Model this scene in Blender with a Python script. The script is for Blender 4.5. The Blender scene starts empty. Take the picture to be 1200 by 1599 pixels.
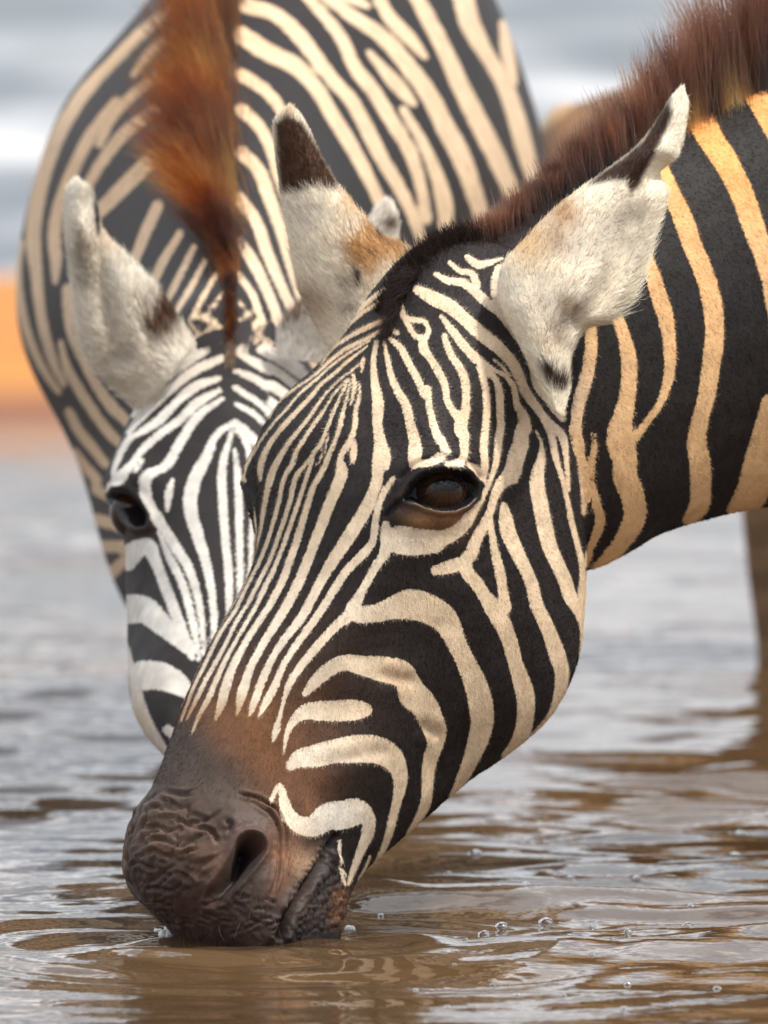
import bpy, bmesh, math, random
import numpy as np
from mathutils import Vector, Matrix

rng = np.random.default_rng(7)
random.seed(7)
scene = bpy.context.scene
COL = scene.collection

# ------------------------------------------------------------------ camera
CAM_Y, CAM_Z, FPX, VH, UC = -5.0, 0.47, 11000.0, 430.0, 600.0     # photo pixels: 1200 x 1599
cam_d = bpy.data.cameras.new('camera')
cam_d.sensor_width = 36.0
cam_d.sensor_fit = 'VERTICAL'
cam_d.sensor_height = 36.0
cam_d.lens = 36.0 * FPX / 1599.0
cam_d.shift_y = -(799.5 - VH) / 1599.0
cam_d.clip_start = 0.1
cam_d.clip_end = 6000.0
cam_d.dof.use_dof = True
cam_d.dof.focus_distance = 4.97
cam_d.dof.aperture_fstop = 11.0
cam = bpy.data.objects.new('camera', cam_d)
cam.location = (0.0, CAM_Y, CAM_Z)
cam.rotation_euler = (math.radians(90), 0, 0)
COL.objects.link(cam)
scene.camera = cam

# ------------------------------------------------------------------ sky, sun, exposure
SUN_DIR = Vector((0.44, -0.24, 0.87)).normalized()        # towards the sun
elev = math.asin(SUN_DIR.z)
azim = math.atan2(SUN_DIR.x, SUN_DIR.y)
world = bpy.data.worlds.new('World')
scene.world = world
world.use_nodes = True
wn, wl = world.node_tree.nodes, world.node_tree.links
wn.clear()
w_out = wn.new('ShaderNodeOutputWorld')
w_bg = wn.new('ShaderNodeBackground')
w_sky = wn.new('ShaderNodeTexSky')
w_sky.sky_type = 'NISHITA'
w_sky.sun_disc = False
w_sky.sun_elevation = elev
w_sky.sun_rotation = azim
w_sky.air_density = 1.0
w_sky.dust_density = 2.0
# a broken layer of cloud over the clear sky: clouds lie on a flat layer, so they close up towards the horizon
tc = wn.new('ShaderNodeTexCoord')
sep = wn.new('ShaderNodeSeparateXYZ')
wl.new(tc.outputs['Generated'], sep.inputs[0])
zz = wn.new('ShaderNodeMath'); zz.operation = 'MAXIMUM'; zz.inputs[1].default_value = 0.0
wl.new(sep.outputs['Z'], zz.inputs[0])
za = wn.new('ShaderNodeMath'); za.operation = 'ADD'; za.inputs[1].default_value = 0.10
wl.new(zz.outputs[0], za.inputs[0])
dx = wn.new('ShaderNodeMath'); dx.operation = 'DIVIDE'
dy = wn.new('ShaderNodeMath'); dy.operation = 'DIVIDE'
wl.new(sep.outputs['X'], dx.inputs[0]); wl.new(za.outputs[0], dx.inputs[1])
wl.new(sep.outputs['Y'], dy.inputs[0]); wl.new(za.outputs[0], dy.inputs[1])
cxy = wn.new('ShaderNodeCombineXYZ')
wl.new(dx.outputs[0], cxy.inputs[0]); wl.new(dy.outputs[0], cxy.inputs[1])
cn = wn.new('ShaderNodeTexNoise'); cn.inputs['Scale'].default_value = 1.6
cn.inputs['Detail'].default_value = 6.0; cn.inputs['Roughness'].default_value = 0.55
wl.new(cxy.outputs[0], cn.inputs['Vector'])
cr = wn.new('ShaderNodeValToRGB')
cr.color_ramp.elements[0].position = 0.36; cr.color_ramp.elements[0].color = (0, 0, 0, 1)
cr.color_ramp.elements[1].position = 0.62; cr.color_ramp.elements[1].color = (1, 1, 1, 1)
wl.new(cn.outputs['Fac'], cr.inputs[0])
cc = wn.new('ShaderNodeValToRGB')
cc.color_ramp.elements[0].position = 0.40; cc.color_ramp.elements[0].color = (4.2, 4.7, 5.4, 1)
cc.color_ramp.elements[1].position = 0.62; cc.color_ramp.elements[1].color = (10.5, 10.5, 10.6, 1)
wl.new(cn.outputs['Fac'], cc.inputs[0])
cm = wn.new('ShaderNodeMix'); cm.data_type = 'RGBA'
wl.new(cr.outputs['Color'], cm.inputs['Factor'])
skb = wn.new('ShaderNodeMix'); skb.data_type = 'RGBA'; skb.inputs['Factor'].default_value = 0.72
skb.inputs['B'].default_value = (4.4, 4.8, 5.4, 1)
wl.new(w_sky.outputs[0], skb.inputs['A'])
wl.new(skb.outputs['Result'], cm.inputs['A'])
# cloud brightness raised above the view so the water reflects whiter sky
cg = wn.new('ShaderNodeMapRange'); cg.inputs['From Min'].default_value = 0.03; cg.inputs['From Max'].default_value = 0.28
cg.inputs['To Min'].default_value = 1.0; cg.inputs['To Max'].default_value = 2.1
wl.new(zz.outputs[0], cg.inputs['Value'])
cw = wn.new('ShaderNodeMix'); cw.data_type = 'RGBA'; cw.blend_type = 'MULTIPLY'; cw.inputs['Factor'].default_value = 1.0
wl.new(cc.outputs['Color'], cw.inputs['A']); wl.new(cg.outputs[0], cw.inputs['B'])
wl.new(cw.outputs['Result'], cm.inputs['B'])
wl.new(cm.outputs['Result'], w_bg.inputs['Color'])
w_bg.inputs['Strength'].default_value = 0.10
wl.new(w_bg.outputs[0], w_out.inputs['Surface'])

sun_d = bpy.data.lights.new('sun', 'SUN')
sun_d.energy = 3.6
sun_d.angle = math.radians(4.0)
sun_d.color = (1.0, 0.945, 0.87)
sun = bpy.data.objects.new('sun', sun_d)
sun.rotation_euler = SUN_DIR.to_track_quat('Z', 'Y').to_euler()
sun.location = (3, -2, 6)
COL.objects.link(sun)

scene.view_settings.view_transform = 'Standard'
scene.view_settings.look = 'None'
scene.view_settings.gamma = 1.0
scene.view_settings.use_curve_mapping = False
scene.view_settings.exposure = 0.10
scene.render.engine = 'CYCLES'
scene.cycles.use_denoising = True
scene.cycles.max_bounces = 6
scene.cycles.transparent_max_bounces = 8
try:
    scene.cycles_curves.shape = 'RIBBONS'
    scene.cycles_curves.subdivisions = 2
except Exception:
    pass

# ------------------------------------------------------------------ small helpers
def proj(P):
    P = np.asarray(P, float)
    d = P[..., 1] - CAM_Y
    return np.stack([UC + FPX * P[..., 0] / d, VH - FPX * (P[..., 2] - CAM_Z) / d], -1)

def unproj(u, v, y):
    """world point seen at photo pixel (u, v) lying at world depth y"""
    d = np.asarray(y, float) - CAM_Y
    return np.stack([(np.asarray(u, float) - UC) / FPX * d, np.asarray(y, float) + 0 * d, CAM_Z + (VH - np.asarray(v, float)) / FPX * d], -1)

def sstep(a, b, x):
    t = np.clip((x - a) / (b - a), 0, 1)
    return t * t * (3 - 2 * t)

def cubic(xs, ys, x):
    """smooth interpolation of rows ys at xs (finite-difference Hermite)"""
    xs = np.asarray(xs, float); ys = np.asarray(ys, float)
    x = np.asarray(x, float)
    m = np.zeros_like(ys)
    h = np.diff(xs)
    sl = (ys[1:] - ys[:-1]) / h.reshape((-1,) + (1,) * (ys.ndim - 1))
    m[1:-1] = (sl[1:] * h[:-1].reshape((-1,) + (1,) * (ys.ndim - 1)) + sl[:-1] * h[1:].reshape((-1,) + (1,) * (ys.ndim - 1))) / (h[1:] + h[:-1]).reshape((-1,) + (1,) * (ys.ndim - 1))
    m[0], m[-1] = sl[0], sl[-1]
    i = np.clip(np.searchsorted(xs, x, side='right') - 1, 0, len(xs) - 2)
    t = ((x - xs[i]) / h[i])
    tt = t.reshape(t.shape + (1,) * (ys.ndim - 1)); hh = h[i].reshape(tt.shape)
    return ((2*tt**3 - 3*tt**2 + 1) * ys[i] + (tt**3 - 2*tt**2 + tt) * hh * m[i]
            + (-2*tt**3 + 3*tt**2) * ys[i+1] + (tt**3 - tt**2) * hh * m[i+1])

def closed_spline(P, n):
    """P (k, d) closed control polygon -> n points of a periodic Catmull-Rom curve, evenly spread by length"""
    k = len(P)
    per = 24
    t = np.arange(per) / per
    out = []
    for j in range(k):
        a, b, c, d = P[(j-1) % k], P[j], P[(j+1) % k], P[(j+2) % k]
        T = t[:, None]
        out.append(0.5 * ((2*b) + (-a + c)*T + (2*a - 5*b + 4*c - d)*T**2 + (-a + 3*b - 3*c + d)*T**3))
    Q = np.concatenate(out)
    return Q

def vnoise(P, scale, seed=0):
    """cheap smooth value noise on points (n,3) -> (n,) in [-1,1]"""
    r = np.random.default_rng(seed)
    tab = r.uniform(-1, 1, (64, 64, 64))
    q = np.asarray(P) * scale
    i = np.floor(q).astype(int)
    f = q - i
    f = f * f * (3 - 2 * f)
    res = 0
    for a in (0, 1):
        for b in (0, 1):
            for c in (0, 1):
                w = (f[..., 0] if a else 1 - f[..., 0]) * (f[..., 1] if b else 1 - f[..., 1]) * (f[..., 2] if c else 1 - f[..., 2])
                res = res + w * tab[(i[..., 0] + a) % 64, (i[..., 1] + b) % 64, (i[..., 2] + c) % 64]
    return res

def fbm(P, scale, seed=0, octv=3):
    s = 0; a = 1.0
    for o in range(octv):
        s = s + a * vnoise(P, scale * 2**o, seed + o); a *= 0.5
    return s / 1.75

def smooth_line(pts, sub=5):
    pts = np.asarray(pts, float)
    if len(pts) < 3:
        return pts
    d = np.concatenate([[0], np.cumsum(np.linalg.norm(np.diff(pts[:, :2], axis=0), axis=1) + 1e-6)])
    x = np.concatenate([np.linspace(d[i], d[i+1], sub, endpoint=False) for i in range(len(d)-1)] + [[d[-1]]])
    return cubic(d, pts, x)

def stroke_field(Q, strokes, margin=40.0, far=30.0):
    """signed distance (photo px) of points Q to the union of variable-width strokes; negative inside"""
    best = np.full(len(Q), far)
    for s in strokes:
        L = smooth_line(s)
        lo = L[:, :2].min(0) - margin; hi = L[:, :2].max(0) + margin
        idx = np.nonzero((Q[:, 0] > lo[0]) & (Q[:, 0] < hi[0]) & (Q[:, 1] > lo[1]) & (Q[:, 1] < hi[1]))[0]
        if len(idx) == 0:
            continue
        q = Q[idx]; b = best[idx]
        for j in range(len(L) - 1):
            a, c = L[j], L[j+1]
            ab = c[:2] - a[:2]
            t = np.clip(((q - a[:2]) @ ab) / (ab @ ab + 1e-9), 0, 1)
            d = np.hypot(q[:, 0] - a[0] - t*ab[0], q[:, 1] - a[1] - t*ab[1]) - (a[2] + t*(c[2]-a[2])) * 0.5
            b = np.minimum(b, d)
        best[idx] = b
    return best

def line_dist(Q, pts, sub=5):
    """distance to a polyline and parameter 0..1 along it"""
    L = smooth_line(np.asarray(pts, float), sub)
    best = np.full(len(Q), 1e9); par = np.zeros(len(Q))
    n = len(L) - 1
    for j in range(n):
        a, c = L[j, :2], L[j+1, :2]
        ab = c - a
        t = np.clip(((Q - a) @ ab) / (ab @ ab + 1e-9), 0, 1)
        d = np.hypot(Q[:, 0] - a[0] - t*ab[0], Q[:, 1] - a[1] - t*ab[1])
        m = d < best
        best = np.where(m, d, best); par = np.where(m, (j + t) / n, par)
    return best, par

def poly_sd(Q, poly):
    """signed distance to a closed polygon, negative inside"""
    P = np.asarray(poly, float)
    n = len(P)
    best = np.full(len(Q), 1e9); ins = np.zeros(len(Q), bool)
    for j in range(n):
        a, c = P[j], P[(j+1) % n]
        ab = c - a
        t = np.clip(((Q - a) @ ab) / (ab @ ab + 1e-9), 0, 1)
        best = np.minimum(best, np.hypot(Q[:, 0] - a[0] - t*ab[0], Q[:, 1] - a[1] - t*ab[1]))
        cond = ((a[1] > Q[:, 1]) != (c[1] > Q[:, 1]))
        xi = (c[0]-a[0]) * (Q[:, 1]-a[1]) / (c[1]-a[1] + 1e-12) + a[0]
        ins ^= cond & (Q[:, 0] < xi)
    return np.where(ins, -best, best)

def grid_faces(nu, nv):
    """quads of an nu x nv tube grid (closed round v), ends closed with pole vertices nu*nv and nu*nv+1"""
    i = np.arange(nu-1)[:, None]; j = np.arange(nv)[None, :]
    j2 = (j + 1) % nv
    q = np.stack(np.broadcast_arrays(i*nv + j, i*nv + j2, (i+1)*nv + j2, (i+1)*nv + j), -1).reshape(-1, 4)
    jj = np.arange(nv); jn = (jj + 1) % nv
    c0 = np.stack([np.full(nv, nu*nv), jn, jj], -1)
    c1 = np.stack([np.full(nv, nu*nv+1), (nu-1)*nv + jj, (nu-1)*nv + jn], -1)
    return q.tolist() + c0.tolist() + c1.tolist()

def grid_normals(G):
    """G (nu, nv, 3), closed in v -> unit normals"""
    du = np.gradient(G, axis=0)
    dv = np.roll(G, -1, 1) - np.roll(G, 1, 1)
    n = np.cross(dv, du)
    l = np.linalg.norm(n, axis=-1, keepdims=True)
    return n / np.maximum(l, 1e-12)

def mesh_from(name, V, F, attrs=None, cols=None):
    me = bpy.data.meshes.new(name)
    me.from_pydata(np.asarray(V).tolist(), [], F)
    for k, a in (attrs or {}).items():
        at = me.attributes.new(k, 'FLOAT', 'POINT'); at.data.foreach_set('value', np.asarray(a, np.float32))
    for k, a in (cols or {}).items():
        at = me.attributes.new(k, 'FLOAT_COLOR', 'POINT')
        c = np.ones((len(a), 4), np.float32); c[:, :3] = a
        at.data.foreach_set('color', c.ravel())
    me.update()
    return me

def smooth(me):
    me.polygons.foreach_set('use_smooth', np.ones(len(me.polygons), bool))

def obj(name, data, mat=None, parent=None, **props):
    o = bpy.data.objects.new(name, data)
    COL.objects.link(o)
    if mat is not None and hasattr(data, 'materials'):
        data.materials.append(mat)
    if parent is not None:
        o.parent = parent
        o.matrix_parent_inverse = Matrix.Translation(-parent.location)
    for k, v in props.items():
        o[k] = v
    return o
# ------------------------------------------------------------------ zebra head: one loft from poll to lips
# rows: U (poll -> lips), dorsal N, ventral N, half widths at 8 levels from dorsal to ventral
LEV = np.array([.035, .12, .24, .38, .54, .70, .84, .95])
HEAD = np.array([
    [-.052, -.062, -.098, .010, .014, .017, .019, .018, .016, .013, .008],
    [-.045, -.040, -.112, .020, .030, .036, .038, .037, .034, .027, .016],
    [-.028, -.018, -.128, .026, .042, .051, .054, .053, .048, .038, .022],
    [ .005,  .000, -.152, .030, .050, .062, .067, .066, .058, .046, .028],
    [ .050,  .011, -.186, .036, .062, .077, .082, .079, .070, .056, .034],
    [ .100,  .016, -.213, .043, .075, .089, .090, .084, .076, .061, .036],
    [ .145,  .015, -.227, .050, .087, .099, .094, .086, .076, .060, .036],
    [ .190,  .010, -.225, .051, .083, .092, .091, .084, .072, .056, .034],
    [ .240,  .004, -.208, .045, .066, .078, .082, .076, .064, .050, .030],
    [ .300, -.003, -.182, .038, .053, .064, .068, .063, .053, .043, .026],
    [ .360, -.009, -.158, .033, .046, .055, .058, .054, .047, .038, .024],
    [ .410, -.014, -.146, .030, .043, .052, .055, .052, .045, .037, .024],
    [ .450, -.017, -.144, .031, .047, .057, .060, .056, .048, .039, .025],
    [ .485, -.023, -.146, .032, .050, .061, .063, .058, .050, .040, .026],
    [ .515, -.036, -.143, .030, .047, .057, .058, .054, .046, .037, .023],
    [ .538, -.057, -.130, .023, .037, .045, .047, .044, .037, .029, .018],
    [ .547, -.078, -.112, .010, .016, .020, .021, .020, .017, .013, .008],
])
PER = 24

def head_grid(nu, per=PER, rows=HEAD):
    t = np.concatenate([[0], np.cumsum(np.linalg.norm(np.diff(rows[:, :3], axis=0), axis=1))])
    R = cubic(t, rows, np.linspace(0, t[-1], nu))
    G = np.zeros((nu, 18 * per, 3))
    tt = (np.arange(per) / per)[:, None]
    for i in range(nu):
        U, d, v = R[i, :3]; w = np.maximum(R[i, 3:], .002)
        C = np.zeros((18, 2))
        C[0] = (0, d); C[9] = (0, v)
        C[1:9, 0] = w; C[1:9, 1] = d + (v - d) * LEV
        C[10:, 0] = -w[::-1]; C[10:, 1] = (d + (v - d) * LEV)[::-1]
        a, b, c, e = np.roll(C, 1, 0), C, np.roll(C, -1, 0), np.roll(C, -2, 0)
        Q = 0.5 * ((2*b)[:, None] + (-a + c)[:, None]*tt + (2*a - 5*b + 4*c - e)[:, None]*tt**2 + (-a + 3*b - 3*c + e)[:, None]*tt**3)
        G[i, :, 0] = U
        G[i, :, 1:] = Q.reshape(-1, 2)
    return G

def place(G, P0, e1, e2, e3, s=1.0):
    return P0 + s * (G[..., 0:1] * e1 + G[..., 1:2] * e2 + G[..., 2:3] * e3)

def frame(heading_deg, beta_deg, roll_deg=0.0):
    """heading: compass of the animal's nose seen from above, 0 = straight at the camera, + = towards picture left;
    beta: how far the face axis leans forward from straight down"""
    p, b = math.radians(heading_deg), math.radians(beta_deg)
    h = np.array([-math.sin(p), -math.cos(p), 0]); up = np.array([0, 0, 1.0])
    e2 = np.array([-h[1], h[0], 0])
    e1 = math.sin(b) * h - math.cos(b) * up
    e3 = math.cos(b) * h + math.sin(b) * up
    r = math.radians(roll_deg)
    e2, e3 = math.cos(r)*e2 + math.sin(r)*e3, math.cos(r)*e3 - math.sin(r)*e2
    return h, e1, e2, e3

def tube(rings, nu, nv, expo=1.0):
    """rings: rows (cx, cy, cz, up xyz, lat xyz, half width, up extent, down extent, lower pinch)"""
    R = np.asarray(rings, float)
    t = np.concatenate([[0], np.cumsum(np.linalg.norm(np.diff(R[:, :3], axis=0), axis=1))])
    Q = cubic(t, R, np.linspace(0, t[-1], nu))
    th = np.arange(nv) / nv * 2 * math.pi
    c, s = np.cos(th), np.sin(th)                       # th = 0 is the top
    G = np.zeros((nu, nv, 3))
    for i in range(nu):
        ce, up, la = Q[i, :3], Q[i, 3:6], Q[i, 6:9]
        hw, hu, hd, pin = Q[i, 9:13]
        ver = np.where(c > 0, c * hu, c * hd)
        hor = s * hw * np.where(c < 0, 1 - pin * c**2, 1.0)
        G[i] = ce + ver[:, None] * up + hor[:, None] * la
    return G, Q, t

def close_grid(G):
    nu, nv, _ = G.shape
    V = np.concatenate([G.reshape(-1, 3), G[0].mean(0)[None], G[-1].mean(0)[None]])
    return V, grid_faces(nu, nv)

# ------------------------------------------------------------------ stripes read off the photograph
CROPS = {'A': (380, 440, 4), 'B': (600, 400, 4), 'C': (640, 660, 4), 'D': (380, 660, 4), 'E': (280, 880, 4), 'F': (500, 880, 4),
         'G': (660, 880, 4), 'H': (400, 1100, 4), 'N': (860, 380, 2.962), 'R': (60, 450, 2.132), 'S': (0, 0, 2.308),
         'T': (360, 0, 2.222), 'L': (0, 360, 4), 'P': (0, 0, 1)}

def strokes(text, wk={}):
    out = []
    for line in text.strip().splitlines():
        cur = None; pts = []; num = []
        for tok in line.replace(',', ' ').split():
            if tok in CROPS:
                cur = CROPS[tok]; key = tok
            else:
                num.append(float(tok))
                if len(num) == 3:
                    pts.append((cur[0] + num[0]/cur[2], cur[1] + num[1]/cur[2], num[2]/cur[2]*wk.get(key, 1.0))); num = []
        if len(pts) == 1:
            pts.append((pts[0][0] + .5, pts[0][1], pts[0][2]))
        out.append(np.array(pts))
    return out

FRONT_LIGHT = strokes('''
A 960 20 40, 860 70 35, 750 160 30, 690 250 18
A 990 90 40, 870 130 30, 760 190 25, 680 270 14, 600 370 12, 550 430 8
A 950 190 30, 860 250 30, 740 310 30, 640 370 22, 560 430 14, 490 520 8
A 880 300 20, 780 360 25, 640 430 24, 560 490 22, 500 540 20, 420 610 14, 300 690 14, 210 770 14, 165 850 12
A 800 370 12, 700 430 16, 600 500 16, 500 580 18, 420 650 18, 350 710 16, 280 790 14, 200 880 16, 130 960 14, 80 1050 14, 55 1110 12
A 780 410 12, 680 490 18, 580 580 22, 490 650 24, 430 720 28, 360 790 30, 280 880 32, 210 960 32, 150 1050 36, 115 1150 34, 105 1240 14
A 740 520 12, 640 600 12, 540 690 14, 470 780 20, 400 880 26, 330 960 26, 270 1040 30, 215 1130 40, D 170 350 46, 145 450 34, 125 560 28, 110 660 22, 90 770 14, 62 880 10
A 660 620 10, 570 720 14, 520 800 18, 450 900 26, 400 970 24, 340 1060 28, 310 1150 30, D 275 320 30, 225 500 28, 160 720 24, 100 870 22, 20 1040 22, E 400 200 22, 350 300 22, 270 420 22, 190 570 22, 110 740 22, 50 880 20, 15 980 10
A 670 620 14, 620 720 16, 580 810 20, 535 920 24, 490 1020 26, 450 1070 24, 385 1150 22, D 345 320 28, 295 500 26, 215 730 26, 160 870 24, 90 1020 24, E 470 180 24, 370 350 22, 280 530 24, 190 690 28, 110 850 26, 50 970 12
A 450 1060 16, 430 1130 24, D 405 320 24, 345 500 26, 260 740 26, 190 920 26, 110 1080 28, E 540 150 26, 450 320 24, 360 480 22, 270 650 30, 190 830 34, 120 960 22, 80 1060 10
A 680 640 12, 650 760 16, 620 880 28, 595 970 24, 540 1090 30, 500 1180 34, D 450 380 36, 400 520 40, 340 720 44, 270 920 46, 200 1080 46, E 520 330 42, 480 390 42, 390 540 40, 320 690 54, 270 860 56, 228 970 20
A 545 960 10, 510 1060 14, 470 1140 12
A 735 640 12, 735 720 20, 710 820 28, 700 920 30, 675 990 30, 635 1050 34, 610 1120 40, D 620 290 70, 590 400 74, 545 500 68, 480 660 66, 420 820 64, 340 1010 64, E 640 320 56, 520 510 50, 440 670 50, 390 830 58, 362 940 16
A 695 1000 30, 690 1080 40, 688 1130 24
A 695 590 20, 705 640 24, 692 730 20, 680 780 10
A 757 490 24, 750 570 16
A 840 380 26, 820 500 34, 825 620 44, 845 760 68, 835 880 58, 850 1000 75, 860 1090 110, D 850 250 90, 840 360 72, 790 500 82, 700 650 85, 580 830 75, 480 1000 60, E 770 330 56, 640 500 46, 560 640 44, 500 780 50, 455 910 34, 440 950 14
D 870 150 60, 900 230 50, 897 285 40
D 945 350 26, 890 430 38, 850 520 40, 825 640 45, 810 740 45, 760 810 55, 650 920 52, 560 1060 50, E 870 320 50, 740 500 44, 650 640 40, 590 780 50, 530 890 40, 498 955 14
A 885 380 16, 905 480 30, 930 600 40, 970 690 50, 1020 780 60, 1045 900 60, 1065 970 70, 1075 1080 85, 1070 1150 60
A 920 360 26, 980 410 42, 1040 520 45, 1090 610 45, 1140 700 50, B 265 830 50, 285 950 42, 310 1050 50, 350 1160 56, C 190 110 55, 205 190 50
B 110 320 26, 130 385 40, 190 400 34, 250 410 34, 278 460 28, 265 510 34
B 130 390 30, 165 455 34, 195 500 34, 240 520 46, 245 570 60, 290 640 45, 340 720 50, 380 800 45, 400 900 45, 450 970 50, 495 1010 85, 500 1100 75, C 345 60 72, 330 140 56, 300 220 48
B 375 500 36, 420 620 45, 470 690 50, 510 780 55, 520 880 50, 520 960 60, 500 1020 80
B 360 380 26, 430 470 50, 500 560 55, 580 640 60, 630 680 50, 690 710 28, 750 740 28, 810 820 33, 835 930 40, 870 1000 60, 880 1080 75, C 715 30 75, 690 140 100, 650 230 110, 620 320 110, 560 375 80, 510 450 60, 480 550 50, 440 640 70, 400 720 70, 370 810 80, 330 870 80
C 640 300 70, 640 360 44
B 600 690 46, 630 780 45, 650 880 45, 655 1000 45, C 490 30 42, 475 100 45, 440 210 55, 430 310 50, 435 370 20
B 645 715 46, 700 770 38, 725 850 45, 735 960 45, 735 1080 45, C 565 80 45, 520 240 44, 480 350 38, 440 430 34, 400 500 46, 340 590 76, 280 670 90, 200 715 100, 80 750 130, 10 745 150
B 680 645 10, 740 690 16, 790 750 16
B 210 210 56, 300 260 88, 400 310 90, 500 390 80, 600 480 84, 700 560 80, 780 640 70, 840 740 65, 880 840 60, 930 920 55, 990 1000 50, C 870 40 46, 910 230 36, 950 350 32, 980 480 30, 1000 600 36, 1030 730 36, 1060 850 36, 1072 960 40, 1068 1080 60, 1055 1180 80
B 990 1000 46, 1060 1070 46, 1110 1130 56, C 970 190 40, 980 300 30, 985 420 26
B 320 110 26, 400 150 44, 500 170 50, 570 220 60, 640 290 56, 720 350 56, 800 440 70, 880 530 80, 935 640 76, 945 760 54, 970 840 46, 1050 910 70, 1095 980 60, 1110 1020 30
B 410 40 26, 470 90 34, 550 110 40, 580 180 50
B 520 10 36, 590 55 50, 660 40 36, 740 10 16
B 720 80 60, 695 160 60, 690 230 50, 730 310 60
B 60 470 26, 85 485 28
C 55 270 44, 110 262 44, 170 225 50
C 200 270 44, 270 255 46, 300 225 40
C 330 270 40, 400 310 48, 437 360 24
C 330 870 80, 240 900 80, 160 922 62
C 330 860 70, 345 930 80, 400 1000 80, 450 1080 80, G 420 270 110, 490 390 100, 540 510 90, 570 620 90, 610 730 110, 640 840 115, 640 950 110, 620 1060 100, 570 1150 80, 520 1200 50
C 475 580 36, 490 680 38, 510 800 48, 540 930 60, 560 1040 60, 575 1150 80
C 567 515 40, 575 580 78, 590 680 90, 640 800 90, 690 900 80, 740 1010 80, G 690 250 84, 750 370 88, 800 480 95, 840 590 100, 868 690 90, 858 780 76, 830 870 46, 790 945 30, 700 1050 18, 600 1160 30
C 790 50 10, 822 130 18, 818 220 50, 792 320 84, 790 430 100, 810 540 100, 830 660 100, 860 780 95, 910 890 90, 960 990 90, G 920 220 88, 965 290 80, 985 400 30, 975 560 12
D 1180 740 150, 1060 740 170, 970 730 170, 900 720 90, 895 640 50
D 900 720 70, 875 830 62, 830 890 50, 780 980 45, 720 1080 46, 680 1150 70
F 350 20 42, 270 160 45, 230 240 60, 205 300 96, 330 312 108, 450 278 140, 560 255 190, 680 285 180, 770 345 160, 820 430 130, 860 520 112, 920 640 120, 970 760 140, 1000 880 150, 1010 1000 140, 985 1110 125, P 742 1170 28, 726 1208 20, 708 1240 10
F 200 310 80, 100 390 58, E 860 520 52, 770 630 48, 690 750 42, 650 870 22, 622 980 30, 602 1060 44, 585 1110 14
E 785 815 34, 840 750 70, 930 665 88, F 150 620 96, 280 640 126, 420 665 160, 510 690 165, 560 750 150, 580 810 180, 640 870 170, 690 960 150, 720 1060 130, H 1120 230 105, 1090 340 88, 1075 440 80, 1070 540 70, 1050 640 66, 1000 730 44, 950 800 14
E 652 1190 10, 670 1080 28, 710 990 50, 780 930 90, 880 920 120, 1000 920 130, 1120 915 118, 1170 915 80
H 215 385 56, 260 345 100, 380 320 140, 500 290 150, 620 280 170, 740 280 170, 840 325 150, 890 400 110, 900 480 90, 880 600 58, 850 720 52, 820 840 46, 780 930 30, 735 1000 8
H 90 600 22, 145 510 36, 170 600 60, 190 690 90, 250 750 110, 340 760 130, 440 700 170, 540 690 180, 640 670 150, 700 710 90, 700 800 80, 660 900 60, 620 1010 40, 580 1120 20
H 715 950 14, 680 1030 18, 640 1090 10
H 520 850 16, 520 940 22, 530 1040 18, 560 1120 22
H 540 1030 14, 570 1075 10
N 165 300 50, 185 470 56, 170 600 60, 130 740 60, 115 860 60, 140 980 58, 155 1120 48, 145 1250 16
N 200 880 18, 205 980 28, 190 1100 28, 205 1200 50, 225 1290 56, 190 1370 46, 160 1480 36
N 275 260 40, 295 320 50, 330 420 60, 360 540 70, 360 640 70, 345 760 80, 320 860 110, 325 930 130, 340 1000 110, 345 1080 110, 380 1180 110, 390 1260 110, 350 1350 90, 290 1430 70, 200 1500 30
N 430 0 50, 455 90 60, 490 220 75, 530 360 70, 545 480 60, 545 600 50, 510 720 35, 440 830 34, 390 900 40
P 1020 225 20, 1035 265 24, 1050 300 28, 1068 340 30, N 660 10 88, 710 140 88, 745 280 90, 755 420 90, 740 560 90, 720 700 85, 690 830 85, 680 930 90, 695 1020 100, 700 1120 100, 690 1220 90, 640 1290 50
P 1075 130 36, 1085 165 40, 1105 205 40, 1130 245 38, 1160 300 36, 1180 360 34, 1200 420 30, 1212 480 28, 1216 540 24
P 1140 40 36, 1150 70 38, 1165 120 35, 1200 180 34, 1235 250 34, 1260 340 34, 1275 450 34, 1270 560 40, 1255 680 44, 1235 760 44
P 1206 630 30, 1196 690 40, 1186 740 50, 1170 778 44, 1150 800 30
''')

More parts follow.
